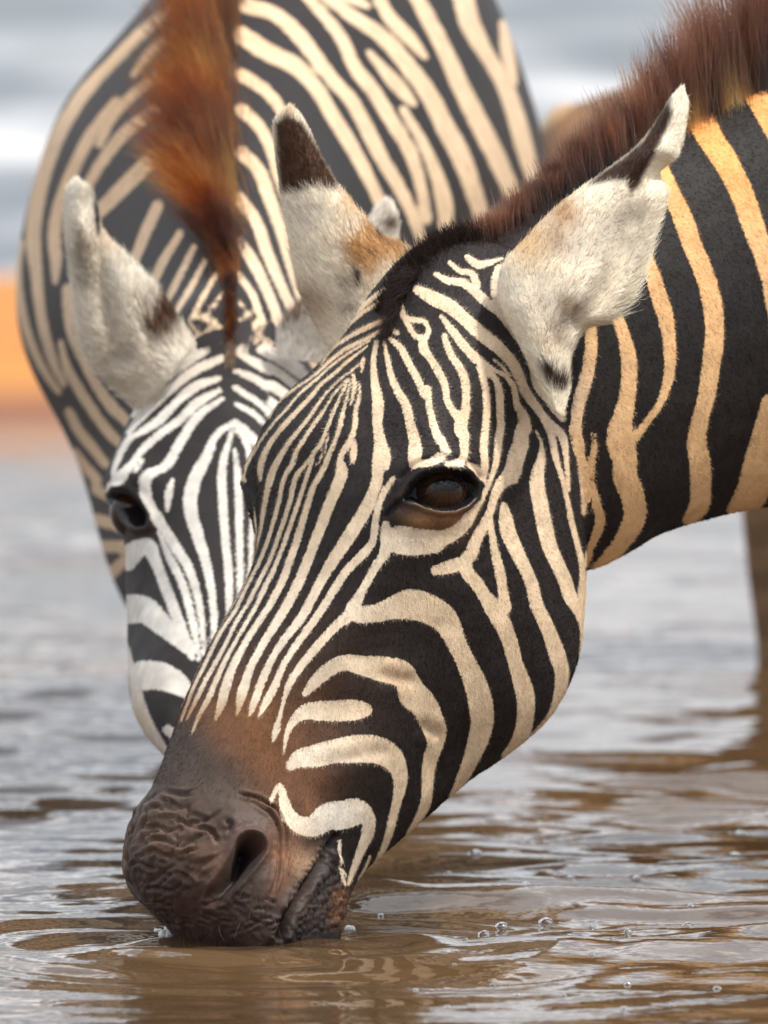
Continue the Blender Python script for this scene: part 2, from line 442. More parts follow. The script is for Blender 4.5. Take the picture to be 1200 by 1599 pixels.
REAR_FACE = strokes('''
R 640 455 20, 600 480 24, 560 560 40, 520 640 50, 505 720 50, 530 820 45, 560 920 35, 580 1030 28, 585 1130 24, 580 1190 14
R 645 480 16, 615 580 30, 615 720 32, 625 850 30, 635 960 30, 635 1080 24, 632 1200 18
R 655 540 14, 665 640 28, 668 760 28, 672 900 25, 672 1010 22, 668 1150 18
R 655 455 20, 690 510 22, 708 620 18, 712 750 18, 708 900 18, 705 1050 16
R 655 445 20, 700 480 25, 740 540 30, 770 640 40, 800 760 40, 790 900 34
R 612 370 18, 540 420 30, 480 500 35, 430 590 35, 372 650 35, 368 700 38, 400 770 38, 450 850 38, 500 930 34, 530 1020 28, 545 1110 22, 552 1220 14
R 605 340 18, 530 380 35, 470 440 30, 400 490 30, 340 550 30, 318 610 38, 280 655 50, 250 662 36
R 310 490 22, 272 560 28, 270 620 28, 290 650 30
R 600 300 22, 520 330 35, 450 390 30, 400 440 35, 340 480 25, 310 500 18
R 610 235 26, 520 275 35, 460 320 35, 400 370 35, 340 430 30, 300 480 18
R 590 190 26, 500 240 40, 430 290 40, 370 340 40, 320 420 30
R 605 130 20, 540 190 30, 480 240 40, 440 270 40
R 670 220 22, 730 250 35, 790 290 35, 840 330 30
R 660 165 22, 720 190 30, 800 240 44, 880 290 60
R 655 275 18, 720 300 28, 790 355 25
R 655 330 18, 720 370 24, 780 420 20
R 660 385 18, 720 420 22, 760 460 20
R 690 130 18, 790 190 40, 860 220 50
R 450 640 12, 435 690 26, 430 740 14
R 352 580 16, 345 625 18
R 400 810 12, 440 900 28, 474 970 30, 502 1060 28, 522 1150 24, 536 1240 12
R 295 900 90, 330 870 70, 365 860 60, 388 900 46, 414 970 40, 448 1060 40, 480 1140 38, 512 1230 22
R 285 1070 110, 350 1070 100, 400 1110 80, 450 1150 70, 505 1200 50
R 350 1290 110, 400 1290 104, 460 1315 84, 500 1345 50
R 430 1470 36, 470 1500 50
R 290 1180 16, 318 1300 36, 338 1400 56, 370 1480 60, 412 1535 36
''', {'R': .90})

REAR_BODY = strokes('''
S 640 110 30, 560 170 35, 480 270 22
S 660 215 40, 580 270 40, 470 350 40, 400 430 40, 360 520 32
S 640 350 40, 540 410 45, 450 480 50, 370 580 45, 310 680 40
S 640 490 50, 530 590 60, 440 680 60, 340 780 50
S 570 740 45, 520 850 45, 480 950 35
S 650 840 30, 590 940 35, 550 1020 30
S 700 890 24, 640 1010 28, 600 1090 24
S 740 940 20, 680 1050 24, 630 1130 20
S 780 990 18, 720 1090 21, 680 1160 18
S 800 1060 13, 745 1125 18, 700 1180 15
S 640 20 40, 520 110 45, 420 210 45, 320 320 45, 240 430 58, 180 560 60, 140 700 60, 120 850 60, L 230 280 80, 250 480 70, 290 680 70, 350 860 60, 400 960 40
S 420 370 45, 320 500 50, 260 620 50, 210 760 50, L 340 60 90, 350 180 80, 345 320 40
S 420 200 22, 300 320 26, 210 460 26, 150 600 26
L 130 80 50, 110 220 60, 120 400 60, 150 560 60, 210 740 60, 290 900 56, 370 1010 40
L 415 360 60, 430 480 80, 450 640 70, 520 800 70, 600 960 70, 700 1100 80, 800 1200 70
L 380 700 40, 420 860 60, 500 1000 70, 590 1140 70, 690 1270 70, 760 1340 60
L 430 1130 60, 500 1260 70, 590 1370 70, 660 1460 60
L 470 1380 50, 530 1470 70, 610 1560 70
R 190 670 34, 250 700 34, 300 720 34
R 195 770 40, 270 790 40, 330 800 40
R 215 860 40, 280 860 40, 330 860 34
R 240 950 44, 290 905 34
S 800 1125 11, 748 1175 15, 700 1215 14
S 800 1185 12, 720 1228 17, 650 1275 16
S 865 1150 12, 920 1195 15, 980 1240 17
S 860 1210 12, 930 1250 17, 1040 1300 22
S 890 20 60, 990 50 55, 1080 130 60, T 290 190 65, 350 270 60, 420 350 60, 470 440 65, 520 540 65, 580 640 60, 630 740 55, 665 840 50, 690 960 50
S 870 125 66, 970 190 70, 1070 240 65, T 300 310 65, 360 410 65, 410 490 65, 460 580 60, 510 680 55, 550 790 50
S 870 270 50, 950 320 45, 1010 390 42, 1050 480 40, 1090 600 40
S 870 395 50, 930 450 45, 975 530 45, 1000 620 40, 1050 760 40, 1100 920 40
S 870 550 50, 930 610 50, 970 710 50, 1010 820 45, 1050 950 45, 1090 1080 40
S 860 710 45, 920 790 45, 960 900 45, 1010 1020 40, 1055 1120 35
S 855 860 40, 910 940 45, 960 1040 40, 1010 1160 35
S 860 990 26, 910 1060 28, 955 1170 26
S 862 1080 14, 900 1130 17, 935 1190 16
T 240 -40 40, 330 60 50, 390 140 55, 430 230 60, 500 320 65, 560 420 65, 620 520 60, 660 640 55, 680 760 50
T 600 380 36, 660 480 45, 710 590 60, 740 690 75, 750 790 70
T 320 -20 40, 430 60 60, 530 130 65, 610 220 75, 690 330 80, 740 430 85, 800 540 90, 840 650 80, 880 770 70
T 480 180 24, 540 250 55, 600 320 60, 640 362 24
T 500 -40 50, 560 70 60, 620 130 60, 675 200 30
T 620 -60 60, 700 90 70, 750 190 75, 800 300 80, 860 420 85, 920 540 85, 970 650 75, 1010 760 60
T 800 -40 90, 840 100 90, 890 190 70, 950 290 75, 990 400 80, 1020 510 80, 1050 620 60, 1070 720 50
T 945 80 36, 965 200 60, 985 280 36
T 400 -20 60, 475 22 30
''', {'T': .76, 'S': .92, 'L': .92})
# ------------------------------------------------------------------ fitting the loft to outlines read off the photograph
def model_extent(Q, p, n, tmax=160.0):
    """how far the projected points Q reach from p along the outward direction n (px)"""
    r = Q - p
    t = r @ n; s = np.abs(r @ np.array([-n[1], n[0]]))
    m = (s < 3.0) & (t < tmax) & (t > -tmax)
    return t[m].max() if m.any() else None

def fit_outline(Wd, outline, centre, extra=(), sigma=130.0, iters=3):
    """shift vertices sideways (never in depth) with a smooth field until the loft meets the outline points"""
    outline = np.asarray(outline, float)
    S = smooth_line(outline, 3)
    tang = np.gradient(S, axis=0)
    nrm = np.stack([tang[:, 1], -tang[:, 0]], -1); nrm /= np.linalg.norm(nrm, axis=1, keepdims=True)
    flip = np.sign(((S - np.asarray(centre)) * nrm).sum(1)); nrm *= flip[:, None]
    shp = Wd.shape
    for it in range(iters):
        Q = proj(Wd).reshape(-1, 2)
        Qs = Q[::3]
        src, dst = [], []
        for p, n in zip(S, nrm):
            t = model_extent(Qs, p, n)
            if t is not None and abs(t) < 150:
                src.append(p + t * n); dst.append(p)
        if it == 0:
            for a, b in extra:
                src.append(a); dst.append(b)
        else:
            for a, b in extra:
                src.append(b); dst.append(b)
        src = np.array(src); D = np.array(dst) - src
        K = np.exp(-((src[:, None] - src[None]) ** 2).sum(-1) / (2 * sigma**2))
        w = np.linalg.solve(K + 0.02 * np.eye(len(src)), D)
        out = np.zeros_like(Q)
        for j in range(len(src)):
            out += np.exp(-((Q - src[j]) ** 2).sum(-1) / (2 * sigma**2))[:, None] * w[j]
        d = (Wd[..., 1] - CAM_Y).reshape(-1)
        W2 = Wd.reshape(-1, 3).copy()
        W2[:, 0] += out[:, 0] / FPX * d
        W2[:, 2] -= out[:, 1] / FPX * d
        Wd = W2.reshape(shp)
    return Wd

def tint(Q, base, blobs):
    """base colour overlaid with soft patches (x, y, radius, rgb, strength)"""
    c = np.tile(np.asarray(base, float), (len(Q), 1))
    for x, y, r, rgb, k in blobs:
        w = k * np.exp(-(((Q[:, 0]-x)**2 + (Q[:, 1]-y)**2) / (r*r)))
        c += w[:, None] * (np.asarray(rgb) - c)
    return c

def grooves(Q, lines):
    """sum of narrow troughs: rows (polyline px, half width px, depth m)"""
    h = np.zeros(len(Q))
    for pts, w, dep in lines:
        P = np.asarray(pts, float)
        lo = P.min(0) - 4*w; hi = P.max(0) + 4*w
        idx = np.nonzero((Q[:, 0] > lo[0]) & (Q[:, 0] < hi[0]) & (Q[:, 1] > lo[1]) & (Q[:, 1] < hi[1]))[0]
        if len(idx):
            d, t = line_dist(Q[idx], P, 4)
            fade = sstep(0, .15, t) * sstep(1, .85, t) * .7 + .3
            h[idx] -= dep * fade * np.exp(-(d / w) ** 2)
            h[idx] += .45 * dep * fade * np.exp(-((d - 2.1*w) / (1.1*w)) ** 2)
    return h

# ------------------------------------------------------------------ the drinking zebra in front
FRONT_OUT_L = [(550, 507), (517, 547), (485, 587), (455, 607), (430, 630), (412, 677), (395, 710), (392, 727), (396, 752), (403, 790), (401, 830), (397, 880), (380, 920), (355, 965), (327, 1012), (305, 1055), (290, 1092), (270, 1150), (248, 1200), (231, 1248), (209, 1299), (200, 1339), (204, 1372), (217, 1394), (235, 1420), (253, 1446), (275, 1468)]
FRONT_OUT_R = [(912, 820), (913, 900), (911, 955), (906, 1005), (897, 1042), (880, 1087), (850, 1127), (820, 1157), (790, 1179), (740, 1215), (700, 1245), (642, 1297), (607, 1325), (575, 1356), (548, 1390), (540, 1420), (535, 1442)]
EYE_POLY = [(631, 779), (643, 758), (658, 744), (679, 736), (701, 735), (720, 742), (732, 757), (731, 773), (719, 785), (701, 793), (680, 794), (660, 789), (645, 783)]

def M(pts, o=(180, 1220), s=6.0):
    return [(o[0] + x/s, o[1] + y/s) for x, y in pts]
WRINKLES = [
    (M([(330, 240), (400, 240), (450, 280)]), 2.2, .0022), (M([(440, 170), (520, 190), (600, 240)]), 2.4, .0026),
    (M([(430, 330), (540, 330), (650, 390), (740, 440)]), 2.4, .0024), (M([(290, 440), (370, 410), (450, 440), (540, 470)]), 2.6, .0034),
    (M([(330, 540), (400, 535), (480, 560), (570, 590)]), 2.6, .0034), (M([(270, 660), (380, 650), (460, 690), (560, 700)]), 2.8, .0036),
    (M([(260, 780), (330, 820), (460, 825)]), 2.6, .0030), (M([(560, 600), (640, 610), (720, 570)]), 2.6, .0018),
    (M([(480, 700), (600, 740), (700, 720)]), 2.4, .0016), (M([(740, 440), (860, 450), (930, 500), (960, 570)]), 3.0, .0028),
    (M([(1030, 380), (1080, 440), (1060, 480)]), 3.5, .0026), (M([(300, 1000), (420, 1010), (560, 1040)]), 3.0, .0022),
    (M([(140, 800), (200, 760), (260, 780)]), 2.4, .0022), (M([(210, 480), (250, 420), (300, 300)]), 2.4, .0018),
    (M([(600, 880), (680, 900), (740, 960)]), 3.4, .0024), (M([(820, 1150), (900, 1150), (960, 1120)]), 2.6, .0020),
    (M([(660, 690), (720, 650), (800, 650)]), 2.6, .0016), (M([(480, 100), (600, 120), (720, 130)]), 3.0, .0018),
    (M([(700, 300), (800, 330), (880, 380)]), 3.0, .0014), (M([(330, 880), (420, 860), (520, 900)]), 2.6, .0018),
    (M([(240, 560), (300, 610), (330, 600)]), 2.2, .0014), (M([(640, 800), (700, 840), (780, 820)]), 2.6, .0016),
    # folds behind the nostril wing
    ([(395, 1255), (418, 1270), (430, 1295), (432, 1330), (428, 1370), (420, 1400)], 2.6, .0026),
    ([(405, 1252), (430, 1265), (442, 1295), (444, 1330), (438, 1365)], 2.2, .0018),
    ([(375, 1240), (400, 1246), (430, 1262)], 2.6, .0020),
    # lower face and cheek skin folds
    ([(590, 1054), (620, 1060), (655, 1066)], 10.0, .0013), ([(655, 1130), (672, 1140), (688, 1150)], 9.0, .0012),
    ([(500, 1200), (560, 1180), (610, 1175)], 10.0, .0008),
]
rw = np.random.default_rng(3)
for k in range(26):
    x0, y0 = 235 + 200*rw.random(), 1395 + 65*rw.random()
    a = rw.uniform(-.6, .6)
    WRINKLES.append(([(x0 - 9, y0 - 9*a), (x0, y0 + rw.uniform(-2, 2)), (x0 + 9, y0 + 9*a)], 2.2, .0013))

BROWN = (.215, .095, .042)
FRONT_DARK_BLOBS = [
    (440, 1080, 130, (.070, .040, .026), .8), (400, 1140, 75, BROWN, .9), (450, 1200, 60, BROWN, .8), (350, 1130, 45, BROWN, .8),
    (490, 1090, 35, (.10, .048, .022), .6), (490, 1150, 40, (.12, .058, .032), .7), (455, 1240, 40, (.17, .082, .045), .8),
    (480, 1270, 22, (.20, .095, .050), .8), (425, 1290, 40, (.15, .070, .036), .8),
    (300, 1195, 60, (.100, .072, .058), .85), (335, 1230, 45, (.088, .066, .054), .85), (275, 1170, 34, (.060, .048, .042), .7),
    (255, 1300, 55, (.150, .092, .060), .9), (300, 1330, 50, (.125, .074, .050), .9), (330, 1350, 30, (.17, .095, .060), .7),
    (250, 1390, 40, (.062, .036, .030), .9), (310, 1430, 70, (.062, .032, .024), .95), (400, 1400, 40, (.070, .046, .038), .9),
    (385, 1440, 45, (.058, .034, .027), .9), (395, 1285, 30, (.080, .056, .046), .8), (375, 1312, 22, (.14, .085, .070), .7),
    (466, 1345, 26, (.36, .22, .13), .85), (436, 1340, 20, (.20, .090, .045), .9), (436, 1380, 22, (.16, .075, .040), .8), (455, 1400, 16, (.085, .055, .045), .8),
    (505, 1370, 26, (.050, .042, .042), .9), (470, 1410, 24, (.075, .050, .040), .8), (500, 1420, 30, (.045, .033, .030), .8),
    (532, 1400, 14, (.19, .085, .042), .9), (530, 1430, 16, (.15, .07, .04), .9), (460, 1300, 14, (.20, .10, .055), .7),
    (655, 808, 26, (.30, .155, .070), .95), (700, 810, 24, (.27, .13, .055), .9), (640, 790, 14, (.10, .07, .06), .6),
    (595, 1300, 22, (.05, .04, .045), .5), (1100, 300, 160, (.024, .020, .019), .6), (560, 640, 140, (.034, .027, .025), .7),
    (700, 560, 120, (.032, .026, .024), .7),  # closing forehead patches: light from above put into the dark stripe colour
]
FRONT_LIGHT_BLOBS = [
    (400, 1000, 130, (.84, .75, .62), .8), (520, 1270, 70, (.84, .78, .68), .95), (470, 1180, 70, (.84, .76, .63), .6),
    (620, 850, 60, (.84, .73, .57), .8), (560, 940, 60, (.84, .73, .57), .6), (690, 730, 34, (.78, .66, .52), .9),
    (295, 1112, 26, (.50, .25, .11), .8), (335, 1120, 22, (.52, .30, .15), .8), (375, 1112, 20, (.55, .32, .15), .8),
    (430, 1195, 16, (.55, .32, .18), .7), (465, 1330, 26, (.48, .30, .18), .6), (440, 1330, 20, (.40, .22, .12), .6),
    (590, 500, 34, (.60, .36, .19), .8), (540, 560, 30, (.62, .40, .22), .6),
    (1090, 240, 130, (.76, .37, .115), 1.0), (1060, 420, 110, (.74, .43, .19), .85), (1170, 200, 130, (.76, .37, .115), .9),
    (940, 780, 50, (.64, .40, .20), .6), (800, 1000, 120, (.78, .59, .39), .5), (880, 620, 60, (.66, .54, .42), .6),
    (800, 450, 60, (.70, .60, .50), .8), (735, 700, 60, (.80, .62, .43), .6), (590, 700, 60, (.80, .62, .43), .4),
    (620, 1060, 34, (.48, .30, .18), .6), (670, 1140, 26, (.48, .34, .22), .6),
]

hF, E1, E2, E3 = frame(50.0, 30.5)
P0F = unproj(650, 425, 0.10)

def front_head():
    G = head_grid(430)
    Wd = place(G, P0F, E1, E2, E3)
    eye_m = proj(P0F + .170*E1 + .088*E2 - .042*E3)
    Wd = fit_outline(Wd, FRONT_OUT_L, (560, 900), extra=[(eye_m, np.array([686., 768.]))])
    Wd = fit_outline(Wd, FRONT_OUT_R, (560, 900), extra=[(np.array([686., 768.]),)*2] + [(np.array(p, float),)*2 for p in FRONT_OUT_L[::3]])
    nu, nv, _ = Wd.shape
    N = grid_normals(Wd)
    if ((N * (Wd - Wd.mean((0, 1)))).sum(-1)).mean() < 0:
        N = -N
    tw = (-np.arange(nv)) % nv
    left = np.zeros(nv, bool); left[1:nv//2] = True
    Q = proj(Wd)
    q = Q.reshape(-1, 2)
    # broad forms: brow over the eye, hollow above it, cheek muscle, facial crest, nostril wing
    h = np.zeros(len(q))
    def bump(x, y, r, a, ry=None, ang=0.0):
        c, s = math.cos(ang), math.sin(ang)
        X = (q[:, 0]-x)*c + (q[:, 1]-y)*s; Y = -(q[:, 0]-x)*s + (q[:, 1]-y)*c
        h[:] += a * np.exp(-(X/r)**2 - (Y/(ry or r))**2)
    bump(690, 722, 62, .0075, 24, -.05); bump(686, 768, 78, .006, 62)
    bump(660, 812, 60, .0020, 16, .05); bump(610, 690, 46, -.0035); bump(735, 655, 50, -.0040)
    bump(780, 900, 120, .004, 150); bump(560, 960, 150, .0045, 34, 2.15); bump(640, 1010, 60, -.003, 90)
    bump(395, 1300, 42, .006, 36); bump(410, 1370, 36, .007, 46); bump(320, 1345, 40, .004, 40); bump(360, 1280, 26, .003)
    bump(470, 1270, 46, .003); bump(520, 1110, 60, -.003, 40)
    bump(540, 620, 60, .002, 120, .5)
    sd = poly_sd(q, EYE_POLY)
    h += -.016 * sstep(1.5, -6, sd) + .0034 * np.exp(-((sd - 5) / 4.5)**2)
    lidline, _ = line_dist(q, [(628, 748), (650, 727), (690, 716), (725, 726), (742, 745)])
    h += -.0022 * np.exp(-(lidline / 4.0)**2)
    tear, _ = line_dist(q, [(634, 780), (618, 790), (604, 806)])
    h += -.0022 * np.exp(-(tear / 4.0)**2)
    # nostril: a comma-shaped opening that runs out into a groove
    nd, nt = line_dist(q, [(388, 1326), (380, 1342), (366, 1364), (349, 1386), (336, 1404)])
    wid = 16 - 8*nt
    h += -(.026 * (1-nt)**.7 + .006) * sstep(wid + 9, wid - 10, nd) + .003 * np.exp(-((nd - wid - 8) / 6.0)**2) * (1 - .5*nt)
    # mouth: the slit between the lips
    md, mt = line_dist(q, [(523, 1306), (508, 1334), (488, 1364), (464, 1400), (447, 1432), (436, 1462)])
    h += -(.004 + .009*mt) * np.exp(-(md / 4.5)**2)
    h += .003 * np.exp(-((md - 13) / 8.0)**2) * sstep(.05, .3, mt)
    h += 1.05*grooves(q, WRINKLES)
    fz = sstep(6, -14, poly_sd(q, [(232, 1240), (300, 1228), (345, 1262), (350, 1330), (320, 1385), (270, 1405), (222, 1395), (203, 1345), (212, 1290)]))
    wq_ = np.stack([q[:, 0]/30 + .012*(q[:, 1]-1300) + .4*vnoise(Wd.reshape(-1, 3), 70, 51), q[:, 1]/10.5 + .02*(q[:, 0]-260) + .5*vnoise(Wd.reshape(-1, 3), 55, 52), 0*q[:, 0] + .37], -1)
    rid = 1 - np.abs(vnoise(wq_, 1.0, 53))*2.4
    h += -.0030 * fz * np.clip(rid, 0, 1)**2
    sk = sstep(1215, 1300, q[:, 1] + .18*(400 - q[:, 0])) * sstep(470, 410, q[:, 0]) + sstep(18, 6, md) * .8
    sk = np.clip(sk, 0, 1)
    flat = Wd.reshape(-1, 3)
    # pebbled lips and chin
    lip = sstep(24, 10, md) * sstep(.02, .2, mt)
    chin = sstep(0, -8, poly_sd(q, [(522, 1318), (540, 1340), (545, 1450), (440, 1475), (470, 1415), (500, 1360)]))
    peb = np.maximum(lip, chin)
    pn = vnoise(np.stack([q[:, 0]/9.0, q[:, 1]/6.5, 0*q[:, 0] + .5], -1) + .35*vnoise(Wd.reshape(-1, 3), 150, 77)[:, None], 1.0, 78)
    h += peb * (.0040 * np.abs(pn)**.7 - .0016)
    h += sk * (.0011 * fbm(flat, 160, 5) + .0006 * fbm(flat, 420, 9))
    h += .0010 * fbm(flat, 45, 21)
    H = h.reshape(nu, nv)
    face = (N * (np.array([0, CAM_Y, CAM_Z]) - Wd)).sum(-1) / np.linalg.norm(np.array([0, CAM_Y, CAM_Z]) - Wd, axis=-1)
    # the far side mirrors the near side; the near side is read directly
    use = sstep(-.02, .12, face)
    direct = np.where(left[None], 1.0, use)
    Hm = direct * H + (1 - direct) * H[:, tw]
    # where the near half turns away from the camera (under the jaw) the photo shows nothing: leave it plain
    Hm = np.where(left[None] & (face < -.05), 0.0, Hm)
    Wd2 = Wd + N * Hm[..., None]
    st = stroke_field(q, FRONT_LIGHT).reshape(nu, nv)
    st = direct * st + (1 - direct) * st[:, tw]
    qd = tint(q, (.019, .014, .013), FRONT_DARK_BLOBS).reshape(nu, nv, 3)
    ql = tint(q, (.77, .605, .415), FRONT_LIGHT_BLOBS).reshape(nu, nv, 3)
    # black skin of the lids and tear corner, dark inside of nostril and mouth
    blk = np.maximum(np.maximum(sstep(5.5, 2, sd), .9 * sstep(9, 3, tear)), .95 * sstep(wid + 2, wid - 7, nd) * (1-.6*nt))
    blk = np.maximum(blk, .85 * sstep(5, 2, md)).reshape(nu, nv)
    qd = qd * (1 - blk[..., None]) + np.array([.010, .008, .008]) * blk[..., None]
    st = np.maximum(st, (blk * 12 - 4))
    qd = direct[..., None] * qd + (1 - direct[..., None]) * qd[:, tw]
    ql = direct[..., None] * ql + (1 - direct[..., None]) * ql[:, tw]
    wet = np.maximum(sk, 0).reshape(nu, nv)
    wet = direct * wet + (1 - direct) * wet[:, tw]
    lidw = sstep(6, 2, sd).reshape(nu, nv)
    return Wd2, dict(stripe=st, skin=np.clip(wet, 0, 1), lid=lidw), dict(dark=qd, light=ql)
# ------------------------------------------------------------------ materials
def new_mat(name):
    m = bpy.data.materials.new(name); m.use_nodes = True
    n = m.node_tree.nodes; n.clear()
    out = n.new('ShaderNodeOutputMaterial'); b = n.new('ShaderNodeBsdfPrincipled')
    m.node_tree.links.new(b.outputs[0], out.inputs['Surface'])
    return m, n, m.node_tree.links, b

def coat_material(name):
    m, n, l, b = new_mat(name)
    geo = n.new('ShaderNodeNewGeometry')
    a = n.new('ShaderNodeAttribute'); a.attribute_name = 'stripe'
    d = n.new('ShaderNodeAttribute'); d.attribute_name = 'dark'
    li = n.new('ShaderNodeAttribute'); li.attribute_name = 'light'
    sk = n.new('ShaderNodeAttribute'); sk.attribute_name = 'skin'
    ld = n.new('ShaderNodeAttribute'); ld.attribute_name = 'lid'
    nz = n.new('ShaderNodeTexNoise'); nz.inputs['Scale'].default_value = 560; nz.inputs['Detail'].default_value = 2
    l.new(geo.outputs['Position'], nz.inputs['Vector'])
    ma = n.new('ShaderNodeMath'); ma.operation = 'MULTIPLY_ADD'; ma.inputs[1].default_value = 6.0; ma.inputs[2].default_value = -3.0
    l.new(nz.outputs['Fac'], ma.inputs[0])
    ad = n.new('ShaderNodeMath'); ad.operation = 'ADD'
    l.new(a.outputs['Fac'], ad.inputs[0]); l.new(ma.outputs[0], ad.inputs[1])
    mr = n.new('ShaderNodeMapRange'); mr.interpolation_type = 'SMOOTHSTEP'
    mr.inputs['From Min'].default_value = -1.4; mr.inputs['From Max'].default_value = 1.4
    l.new(ad.outputs[0], mr.inputs['Value'])
    mx = n.new('ShaderNodeMix'); mx.data_type = 'RGBA'
    l.new(mr.outputs[0], mx.inputs['Factor']); l.new(li.outputs['Color'], mx.inputs['A']); l.new(d.outputs['Color'], mx.inputs['B'])
    # dust and uneven growth of the coat
    n2 = n.new('ShaderNodeTexNoise'); n2.inputs['Scale'].default_value = 60; n2.inputs['Detail'].default_value = 6; n2.inputs['Roughness'].default_value = .65
    l.new(geo.outputs['Position'], n2.inputs['Vector'])
    m2 = n.new('ShaderNodeMapRange'); m2.inputs['From Min'].default_value = .3; m2.inputs['From Max'].default_value = .7
    m2.inputs['To Min'].default_value = .78; m2.inputs['To Max'].default_value = 1.2
    l.new(n2.outputs['Fac'], m2.inputs['Value'])
    hv = n.new('ShaderNodeMix'); hv.data_type = 'RGBA'; hv.blend_type = 'MULTIPLY'; hv.inputs['Factor'].default_value = 1
    l.new(mx.outputs['Result'], hv.inputs['A']); l.new(m2.outputs[0], hv.inputs['B'])
    l.new(hv.outputs['Result'], b.inputs['Base Color'])
    # roughness: dry coat, moist black lids, slightly moist muzzle skin
    r1 = n.new('ShaderNodeMath'); r1.operation = 'MULTIPLY_ADD'; r1.inputs[1].default_value = -.10; r1.inputs[2].default_value = .62
    l.new(sk.outputs['Fac'], r1.inputs[0])
    r2 = n.new('ShaderNodeMath'); r2.operation = 'MULTIPLY_ADD'; r2.inputs[1].default_value = -.38
    l.new(ld.outputs['Fac'], r2.inputs[0]); l.new(r1.outputs[0], r2.inputs[2])
    l.new(r2.outputs[0], b.inputs['Roughness'])
    b.inputs['Specular IOR Level'].default_value = .22
    b.inputs['Sheen Weight'].default_value = .03; b.inputs['Sheen Roughness'].default_value = .4
    n3 = n.new('ShaderNodeTexNoise'); n3.inputs['Scale'].default_value = 900; n3.inputs['Detail'].default_value = 2
    l.new(geo.outputs['Position'], n3.inputs['Vector'])
    bp = n.new('ShaderNodeBump'); bp.inputs['Strength'].default_value = .22; bp.inputs['Distance'].default_value = .0010
    l.new(n3.outputs['Fac'], bp.inputs['Height']); l.new(bp.outputs[0], b.inputs['Normal'])
    return m
MAT_COAT = coat_material('zebra_coat')

# ------------------------------------------------------------------ zebra bodies
UPV = (0, 0, 1)
def ring(x, y, top, bot, hw, lat, mid=.5, pin=.0, up=UPV):
    cz = bot + (top - bot) * mid
    return (x, y, cz) + tuple(up) + tuple(lat) + (hw, top - cz, cz - bot, pin)

def leg(x, y, ztop, zbot, lat, hind, scale=1.0):
    """tapered jointed leg: forearm/gaskin, knee or hock, cannon, fetlock, hoof"""
    fw = np.array([lat[1], -lat[0], 0])                    # forward
    L = ztop - zbot
    if hind:
        prof = [(0, .085, 0), (.18, .075, .01), (.36, .05, -.03), (.46, .036, -.075), (.50, .034, -.08), (.58, .026, -.06), (.76, .024, -.04), (.84, .030, -.035), (.90, .026, -.01), (.95, .036, .01), (1, .042, .015)]
    else:
        prof = [(0, .075, 0), (.18, .058, .005), (.36, .040, .008), (.46, .034, .012), (.52, .036, .012), (.58, .027, .006), (.76, .023, 0), (.84, .029, -.002), (.90, .025, .015), (.95, .036, .03), (1, .042, .035)]
    rows = []
    for t, r, f in prof:
        c = np.array([x, y, ztop - t*L]) + fw * f * scale
        rows.append(tuple(c) + tuple(fw) + tuple(lat) + (r*scale*.85, r*scale, r*scale, 0))
    return tube(rows, 60, 28)[0]

def proc_stripe(t, th, seed):
    ph = t / .085 + .35*np.sin(th*1.0 + seed) + .5*np.sin(t*9 + seed) + .25*np.cos(2*th)
    return 12 * np.sin(2*math.pi*ph) + 2

def fix_seam(me):
    """new vertices on the seam carry no values: take them from their neighbours; then soften the seam"""
    n = len(me.vertices)
    ed = np.zeros(len(me.edges)*2, np.int32); me.edges.foreach_get('vertices', ed); ed = ed.reshape(-1, 2)
    buf = np.zeros(n*4, np.float32); me.attributes['dark'].data.foreach_get('color', buf); lc = buf.reshape(n, 4)
    bad = lc[:, :3].sum(1) > 2.9
    def avg(arr):
        for _ in range(6):
            s = np.zeros_like(arr); c = np.zeros(n)
            ok = good[0]
            for a, b in ((0, 1), (1, 0)):
                src, dst = ed[:, a], ed[:, b]
                k = ok[src]
                np.add.at(s, dst[k], arr[src[k]]); np.add.at(c, dst[k], 1)
            upd = (~ok) & (c > 0)
            arr[upd] = s[upd] / (c[upd][:, None] if arr.ndim == 2 else c[upd])
            good[0] = ok | upd
            if good[0].all(): break
        return arr
    for nm in ('stripe', 'skin', 'lid'):
        v = np.zeros(n, np.float32); me.attributes[nm].data.foreach_get('value', v)
        good = [~bad]; v = avg(v); me.attributes[nm].data.foreach_set('value', v)
    for nm in ('dark', 'light'):
        v = np.zeros(n*4, np.float32); me.attributes[nm].data.foreach_get('color', v)
        good = [~bad]; v = avg(v.reshape(n, 4)); me.attributes[nm].data.foreach_set('color', v.ravel())
    # soften: relax the vertices close to the seam
    near = bad.copy(); w = bad.astype(float)
    for r in range(7):
        e = near[ed[:, 0]] | near[ed[:, 1]]
        add = np.unique(ed[e].ravel()); new = ~near[add]; w[add[new]] = 1 - (r+1)/8; near[add] = True
    co = np.zeros(n*3, np.float32); me.vertices.foreach_get('co', co); co = co.reshape(n, 3).astype(float)
    sel = near[ed[:, 0]] | near[ed[:, 1]]; es = ed[sel]
    for _ in range(14):
        s = np.zeros((n, 3)); c = np.zeros(n)
        np.add.at(s, es[:, 0], co[es[:, 1]]); np.add.at(s, es[:, 1], co[es[:, 0]])
        np.add.at(c, es[:, 0], 1); np.add.at(c, es[:, 1], 1)
        m = near & (c > 0)
        co[m] += (.6*w[m])[:, None] * (s[m]/c[m][:, None] - co[m])
    me.vertices.foreach_set('co', co.ravel().astype(np.float32)); me.update()

